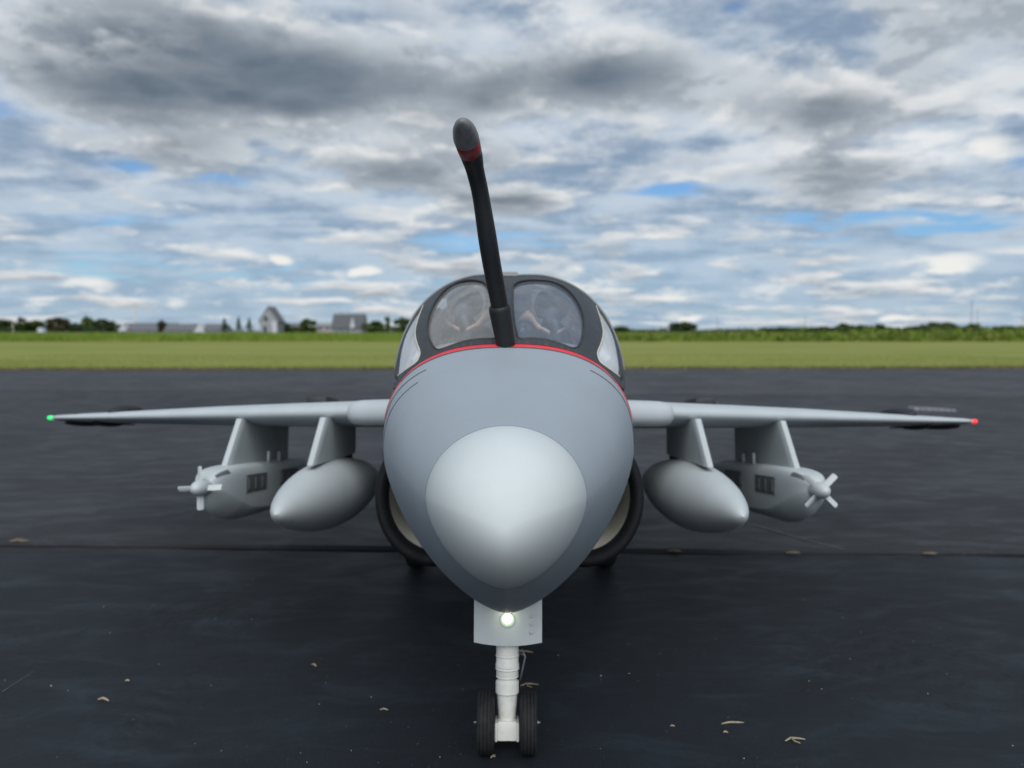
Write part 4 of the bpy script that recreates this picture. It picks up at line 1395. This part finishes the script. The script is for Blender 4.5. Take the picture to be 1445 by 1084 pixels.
tree(547, 446, 9, 260, 'light', 'slim pale tree rising behind the low bushy tree', GM)
tree(568, 447, 24, 255, 'mid', 'tree partly hidden by the model jet\'s canopy', GM)
GR = 'trees on the right skyline'
for (px, yt, wp, d_, kd, lb) in (
        (874, 461, 40, 300, 'mid', 'low tree emerging behind the canopy\'s right edge'),
        (964, 454.5, 44, 300, 'dark', 'dark lone tree well apart, nearest the canopy on the right skyline'),
        (1100, 463, 60, 300, 'mid', 'very low wide tree between the lone dark tree and the bushy stretch'),
        (1160, 461, 40, 280, 'mid', 'low tree at the start of the bushy stretch'),
        (1190, 456.5, 30, 280, 'dark', 'dark small-topped tree left of the pale wispy tree'),
        (1214, 458.5, 30, 250, 'mid', 'mid green tree squeezed between the dark small-topped and the pale wispy trees'),
        (1240, 457.5, 24, 260, 'light', 'pale wispy tree in the bushy stretch'),
        (1318, 456, 50, 280, 'dark', 'broad dark tree left of the twin masts'),
        (1288, 460.5, 30, 230, 'mid', 'green tree on the left shoulder of the broad dark tree'),
        (1372, 456.5, 28, 220, 'light', 'pale tree at the foot of the twin masts'),
        (1416, 460.5, 36, 240, 'mid', 'green tree just right of the twin masts'),
        (1440, 462, 30, 230, 'mid', 'green tree at the photo\'s right edge')):
    tree(px, yt, wp, d_, kd, lb, GR)
def hedge(name, px0, px1, dist, hpx, n, kind, label, size):
    a, b = at_dist(px0, 467, dist).x, at_dist(px1, 467, dist).x
    pts = []
    for i in range(n):
        x = random.uniform(a, b); hm = hpx / F_PX * dist * (.7 + .2 * math.sin(x * .21 + 1) + .16 * math.sin(x * .55) + .1 * math.sin(x * 1.3))
        pts.append((x, dist + random.uniform(-6, 6), -.03 + (hm + CAM_H) * random.random() ** .6))
    tag(leaf_mesh(name, pts, size, LEAFM[kind], None), label, 'hedgerow', kind='stuff')


hedge('far_hedgerow', -60, 172, 345, 9, 3200, 'dark', 'continuous dark undergrowth below the left trees', .55)
hedge('far_hedgerow', 394, 448, 270, 7, 900, 'dark', 'dark undergrowth between the pointed house and the pinkish shed', .42)
hedge('far_hedgerow', 512, 600, 270, 8, 1100, 'mid', 'green undergrowth right of the dark grey barn-like house', .42)
hedge('far_hedgerow', 850, 1140, 310, 3, 1500, 'mid', 'low far hedge from the canopy to the bushy stretch', .45)
hedge('far_hedgerow', 1120, 1500, 270, 7, 4200, 'mid', 'far hedge behind the scrub on the right', .45)
# scrub along the right: a continuous thicket of bushes no one could count
pts = []
for c in range(230):
    y = random.uniform(33.5, 44); px_ = random.uniform(845, 1500) if random.random() < .8 else random.uniform(1100, 1500)
    x = (px_ - CX) / F_PX * y
    k = max(0, min(1, (px_ - 900) / 450))
    hh = random.uniform(.22, .40) + k * random.uniform(.0, .30) * (1 if random.random() < .7 else 1.5)
    rx = random.uniform(.35, 1.1)
    for i in range(48):
        a_ = random.uniform(0, 6.283); r_ = math.sqrt(random.random())
        pts.append((x + rx * r_ * math.cos(a_), y + rx * .6 * r_ * math.sin(a_), max(.02, hh * math.sqrt(max(0, 1 - r_ * r_)) * random.uniform(.35, 1.08))))
o = leaf_mesh('scrub_thicket', pts, .085, LEAFM['bush'], None)
tag(o, 'continuous bright green scrub thicket beyond the verge, right of the jet', 'scrub', kind='stuff')

# ------------------------------------------------------------------ far buildings and poles
M_roof = mat('grey_shingle_roof', (0.10, 0.106, 0.118), .8, .12, 3)
M_roof2 = mat('dark_grey_roof', (0.066, 0.072, 0.08), .8, .12, 3)
M_wallw = mat('white_siding', (0.40, 0.42, 0.46), .7, .05, 3)
M_wallg = mat('pale_grey_siding', (0.22, 0.23, 0.25), .7, .08, 3)
M_wallp = mat('pinkish_siding', (0.30, 0.26, 0.265), .7, .08, 3)
M_win = mat('dark_window_glass', (0.03, 0.035, 0.045), .15, .1, 3)
M_pole = mat('pale_pole', (0.55, 0.52, 0.45), .6, .1, 3)
M_mast = mat('grey_mast', (0.22, 0.22, 0.22), .6, .1, 3)


def house(name, pxa, pxb, yridge, yeave, dist, depth, wallm, roofm, label, gable_front=False, hip=0.0, cat='house'):
    a, b = at_dist(pxa, 467, dist).x, at_dist(pxb, 467, dist).x
    w_ = b - a; zr = at_dist(0, yridge, dist).z; ze = at_dist(0, yeave, dist).z
    r = empty(name, ((a + b) / 2, dist, -.03)); tag(r, label, cat, 'far buildings')
    hw = w_ / 2; e = .03
    if gable_front:
        P = [(-hw, 0), (hw, 0), (hw, ze), (0, zr), (-hw, ze)]
        V = [Vector((x, y, z)) for y in (0, depth) for x, z in P]
        Fc = [(0, 1, 2, 3, 4), (9, 8, 7, 6, 5)] + [(i, (i + 1) % 5 + 0, (i + 1) % 5 + 5, i + 5) for i in (0, 1, 4)]
        mesh_obj('wall', V, Fc, wallm, r)
        for s in (-1, 1):
            V = []
            for y in (-.35, depth + .35):
                V += [Vector((s * (hw + .4), y, ze - .4 * (zr - ze) / hw)), Vector((0, y, zr + .02)), Vector((0, y, zr + .25)), Vector((s * (hw + .45), y, ze - .4 * (zr - ze) / hw + .2))]
            Fc = [(0, 1, 2, 3), (7, 6, 5, 4)] + [(i, i + 4, (i + 1) % 4 + 4, (i + 1) % 4) for i in range(4)]
            mesh_obj('roof_slope', V, Fc, roofm, r)
    else:
        V = [Vector((x, y, z)) for x in (-hw, hw) for y, z in ((0, 0), (0, ze), (depth / 2, zr - .05), (depth, ze), (depth, 0))]
        Fc = [(0, 1, 2, 3, 4), (9, 8, 7, 6, 5), (0, 5, 6, 1), (4, 3, 8, 9), (0, 4, 9, 5)]
        mesh_obj('wall', V, Fc, wallm, r)
        for s in (0, 1):
            yv = -.4 if s == 0 else depth + .4
            V = []
            for x in (-hw - .3, hw + .3):
                xi = x * (1 - hip)
                V += [Vector((x, yv, ze - .15)), Vector((xi, depth / 2, zr)), Vector((xi, depth / 2, zr + .22)), Vector((x, yv, ze + .07))]
            Fc = [(0, 1, 2, 3), (7, 6, 5, 4)] + [(i, i + 4, (i + 1) % 4 + 4, (i + 1) % 4) for i in range(4)]
            mesh_obj('roof_slope', V, Fc, roofm, r)
    return r, w_, ze, zr


def bx(name, parent, cx, cy, cz, sx, sy, sz, m, bev=0.0):
    bm = bmesh.new(); box_bm(bm, cx, cy, cz, sx, sy, sz, bev)
    return bm_obj(name, bm, m, parent)


def window(parent, x, z, w_, h):
    f = bx('window', parent, x, -.05, z, w_, .12, h, M_wallw)
    bx('pane', f, x, -.09, z, w_ * .8, .1, h * .82, M_win)


def dormer(parent, x, z0, w_, h, dep):
    V = [Vector((x + p * w_ / 2, y, z)) for y in (-.6, dep) for p, z in ((-1, z0), (1, z0), (0, z0 + h))]
    mesh_obj('gable', V, [(0, 1, 2), (5, 4, 3), (0, 3, 4, 1), (1, 4, 5, 2), (2, 5, 3, 0)], M_wallw, parent)


h1, w1, ze1, zr1 = house('long_building', 166, 240, 456.3, 465.5, 300, 14, M_wallg, M_roof, 'left half of the long low grey-roofed buildings, beside the dark rounded tree', cat='building')
dormer(h1, -w1 / 2 + 2.2, ze1 - .5, 3.4, 2.4, 5)
h2, w2, ze2, zr2 = house('long_building', 236, 312, 457.5, 465.8, 290, 12, M_wallg, M_roof, 'long low grey-roofed building with a white gable, beside the conifers', cat='building')
dormer(h2, w2 / 2 - 8.0, ze2 - .8, 4.2, 3.2, 5)
for i in range(5): window(h2, -w2 / 2 + 2 + i * 3.2, .7, 1.2, .9)
for i in range(4): window(h1, -w1 / 2 + 6 + i * 3.2, .7, 1.2, .9)
h3, w3, ze3, zr3 = house('pointed_house', 367, 392, 433, 452, 250, 7, M_wallg, M_roof, 'tall narrow pointed house with steep grey roof', True)
window(h3, -.9, 4.4, 1.6, 2.4); window(h3, 1.2, 1.4, 1.2, 1.3); bx('door', h3, -1.2, -.04, 1.0, 1.0, .1, 2.0, M_win)
bx('side_wing', h3, 2.1, -.6, 1.8, 1.6, 1.0, 3.6, M_wallw)
h4, w4, ze4, zr4 = house('barn_house', 468.5, 512, 443.5, 463.5, 250, 8, M_wallg, M_roof2, 'dark grey barn-like house with a big plain roof and small white gable')
dormer(h4, w4 * .17, ze4 + .2, 1.6, 3.4, 3)
for i in range(3): window(h4, -w4 / 2 + 1.6 + i * 1.7, .6, .9, .8)
bx('chimney', h4, -w4 * .3, 4, zr4 + .3, .5, .5, .8, M_wallg)
h5, w5, ze5, zr5 = house('shed', 446, 468, 455.5, 459.5, 262, 6, M_wallp, M_wallg, 'low pinkish shed beside the dark grey barn-like house', cat='shed')
window(h5, -1.2, 1.4, 1.1, .9); window(h5, 1.3, 1.4, 1.1, .9)
h6, w6, ze6, zr6 = house('low_house', 396, 428, 456.5, 461, 300, 8, M_wallw, M_roof, 'low pale house peeping over the dark tree beside the pointed house')

# small pale blue cabin and poles
M_cab = mat('pale_blue_plastic', (0.50, 0.58, 0.72), .5, .05, 3)
g = at_dist(59, 467, 150)
cab = empty('cabin', (g.x, 150, -.03)); tag(cab, 'small pale blue cabin in the grass before the left trees', 'portable toilet')
bx('body', cab, 0, 0, .5, 1.05, 1.05, 1.0, M_cab, .05); bx('roof', cab, 0, 0, 1.06, 1.15, 1.15, .14, M_wallw, .06); bx('door', cab, 0, -.54, .48, .7, .04, .86, M_wallw)


def pole(px, ytop, dist, r_, label, m, arms=0, name='pole', cat='pole'):
    g_ = at_dist(px, 467, dist); h = at_dist(px, ytop, dist).z
    e_ = empty(name, (g_.x, dist, -.03)); tag(e_, label, cat)
    V, Fc = tube([(0, 0, 0), (0, 0, h * .5), (0, 0, h)], [r_, r_ * .85, r_ * .6], 10)
    mesh_obj('shaft', V, Fc, m, e_, 40)
    for k in range(arms):
        bx('crossarm', e_, 0, 0, h * (.97 - .10 * k), h * .14, r_ * .8, r_ * .8, m)
    bx('cap', e_, 0, 0, h + r_ * .3, r_ * 1.6, r_ * 1.6, r_ * .6, m)
    return e_


pole(18.5, 452.5, 200, .09, 'thin pale pole before the trees near the photo\'s left edge', M_pole)
pole(191, 432, 310, .42, 'pale slender mast rising over the long grey roofs', M_pole, 0, 'mast', 'mast')
pole(1370, 424, 300, .16, 'taller of the twin grey masts on the right skyline', M_mast, 2, 'mast', 'mast')
pole(1378.5, 437, 300, .14, 'shorter of the twin grey masts on the right skyline', M_mast, 1, 'mast', 'mast')
pole(1012, 447, 320, .12, 'faint thin pole right of the lone dark tree', M_mast, 1, 'utility_pole', 'utility pole')
pole(1136, 446, 320, .12, 'faint thin pole over the very low wide tree', M_mast, 1, 'utility_pole', 'utility pole')
pole(1443, 436, 300, .12, 'thin pole at the photo\'s right edge', M_mast, 1, 'utility_pole', 'utility pole')

# ------------------------------------------------------------------ small things on the matting
M_straw = mat('dry_straw', (0.24, 0.205, 0.145), .8, .2, 300)
M_twig = mat('dry_twig', (0.20, 0.15, 0.10), .85, .25, 300)
M_leafb = mat('dead_leaf', (0.085, 0.066, 0.048), .85, .35, 260)
M_chalk = mat('pale_scuff', (0.22, 0.22, 0.23), .85, .3, 60)


def straw(px, py, lpx, ang, label, m=M_straw, fork=False, z=0.0, name='straw', cat='dry straw', bend=.15, rpx=1.1, group='bits of dry straw on the matting'):
    c = ground(px, py, z); d = (c - CAM).length; k = d / F_PX
    # along the ground the view foreshortens depth, so lengths are laid out in ground units
    ln = lpx * k; r_ = rpx * k
    u = Vector((math.cos(ang), math.sin(ang), 0)); n_ = Vector((-u.y, u.x, 0))
    o = empty(name, Vector((c.x, c.y, z))) if fork else None
    path = [u * (-ln / 2) + Vector((0, 0, r_)), u * (-ln * .15) + n_ * ln * bend + Vector((0, 0, r_ * 1.8)), u * (ln * .2) + n_ * ln * bend * .7 + Vector((0, 0, r_ * 1.4)), u * (ln / 2) + Vector((0, 0, r_))]
    V, Fc = tube(path, [r_ * .6, r_, r_ * .9, r_ * .45], 7)
    if fork:
        mesh_obj('stem', V, Fc, m, o, True)
        V, Fc = tube([path[1], path[1] + u * ln * .05 - n_ * ln * .30, path[1] + u * ln * .22 - n_ * ln * .50], [r_ * .8, r_ * .7, r_ * .3], 6)
        mesh_obj('side_shoot', V, Fc, m, o, True)
    else:
        o = mesh_obj(name, V, Fc, m, None, True); o.location = (c.x, c.y, z)
    tag(o, label, cat, group)
    return o


straw(1034, 1022, 29, .10, 'longest pale straw lying right of the nose wheels', bend=.03, rpx=1.3)
straw(1122, 1046, 26, .15, 'forked pale straw bit at the lower right of the mat', fork=True, rpx=1.3)
straw(146, 990, 15, -.25, 'short bright straw chip at lower left of the mat', rpx=1.6)
straw(180, 962.5, 5, .2, 'tiny straw chip above the short bright one at lower left', rpx=1.2)
straw(542, 1003, 11, 0, 'tan straw chip left of the nose wheels', rpx=1.1)
straw(443, 941, 9, -.6, 'brownish chip in the left shadow of the jet', M_twig, rpx=1.5)
straw(696, 1069, 9, .9, 'straw star right in front of the nose wheel gap', fork=True, rpx=1.2)
straw(1024, 1035, 6, 0, 'tiny straw chip just below the longest straw', rpx=1.2)
straw(949, 1026, 6, 0, 'tiny straw chip nearest the nose wheel on its right', rpx=1.0)
straw(736, 922, 30, .05, 'thin dry twig on the mat behind the strut\'s upper collars', M_twig, fork=True, rpx=1.0, name='twig', cat='dry twig', group='dry twigs behind the nose strut')
straw(747, 968, 24, .15, 'thin dry twig on the mat behind the strut\'s wide collar', M_twig, fork=True, rpx=1.0, name='twig', cat='dry twig', group='dry twigs behind the nose strut')
# pale grit blown over the near matting
V, Fc = [], []
for i in range(80):
    c = ground(random.uniform(0, 1445), random.uniform(815, 1078)); r_ = random.uniform(.0003, .0008) * (1.5 if random.random() < .12 else 1)
    k0_ = len(V)
    for (x, y, z) in ((1, 0, 0), (0, 1, 0), (-1, 0, 0), (0, -1, 0), (.2, .1, 1)):
        V.append(Vector((c.x + x * r_ * random.uniform(.6, 1.4), c.y + y * r_ * random.uniform(.6, 1.4), z * r_ * 1.1 - .0005 + .0006)))
    Fc += [tuple(k0_ + q for q in f) for f in ((0, 1, 4), (1, 2, 4), (2, 3, 4), (3, 0, 4), (3, 2, 1, 0))]
tag(mesh_obj('grit', V, Fc, mat('pale_grit', (0.36, 0.35, 0.32), .9, .3, 500)), 'pale specks of grit scattered over the near matting', 'grit', kind='stuff')
# dry leaves caught along the seam
def leafbit(px, py, lpx, label, z=.005):
    c = ground(px, py, z); k = (c - CAM).length / F_PX; ln = lpx * k
    V = []; n_ = 9
    for i in range(n_):
        s = i / (n_ - 1); w_ = ln * .22 * math.sin(math.pi * min(.98, max(.02, s))) * random.uniform(.45, 1.3)
        z_ = ln * .10 * math.sin(math.pi * s) + ln * .03 * random.random()
        V += [Vector((ln * (s - .5), -w_, z_ * .3)), Vector((ln * (s - .5), 0, z_ + ln * .03)), Vector((ln * (s - .5), w_, z_ * .5)), Vector((ln * (s - .5), 0, z_ * .2))]
    o = mesh_obj('dry_leaf', *loft([V[4 * i:4 * i + 4] for i in range(n_)]), M_leafb, None, 40)
    o.location = (c.x, c.y, z)
    tag(o, label, 'dry leaf', 'dry leaves along the mat seam')
leafbit(27, 764, 24, 'pale dry leaf lying on the seam at the left edge of the photo')
leafbit(952, 778, 20, 'dark dry leaf on the seam just right of the intake')
leafbit(1119, 780.5, 20, 'dry leaf on the seam below the right jamming pod')
leafbit(1312, 781.5, 18, 'dry leaf on the seam nearest the photo\'s right edge')

# scuffs: worn-in marks, thin sheets on the mat
def scuff(name, pts, wpx, z, m, label, cat):
    P = [ground(px, py, z) for px, py in pts]
    P = [Vector(p) for p in spline([tuple(p) for p in P], 8)]
    V, Fc = [], []
    for i, p in enumerate(P):
        d = P[min(i + 1, len(P) - 1)] - P[max(i - 1, 0)]; d.normalize()
        k = (p - CAM).length / F_PX * wpx / 2 * random.uniform(.5, 1.3)
        n_ = Vector((-d.y, d.x, 0)) * k
        V += [p + n_, p - n_]
    for i in range(len(P) - 1): Fc.append((2 * i, 2 * i + 1, 2 * i + 3, 2 * i + 2))
    o = mesh_obj(name, V, Fc, m); tag(o, label, cat, kind='structure')
M_scr = mat('faint_scratch', (0.085, 0.09, 0.10), .7, .2, 60)
scuff('scratch_marking', [(1050, 737), (1090, 748), (1140, 762), (1190, 775)], 4.0, .0062, M_scr, 'faint pale scratch running from the right drop tank to the seam', 'scratch')
scuff('scratch_marking', [(2, 977), (25, 962), (48, 947)], .7, .0012, M_scr, 'fine pale scratch at the left edge of the near mat', 'scratch')
for k in range(7):
    x0 = 1284 + k * 9
    scuff('chalk_marking', [(x0, 575.5 + k * .5), (x0 + 4, 574 + k * .55), (x0 + 9, 577 + k * .5), (x0 + 12, 579 + k * .3)], 5, .0104 if seam2(2.5) < ground(1310, 577).y else .0064, M_chalk, 'pale chalky scribble on the far matting behind the red wing tip', 'chalk mark')
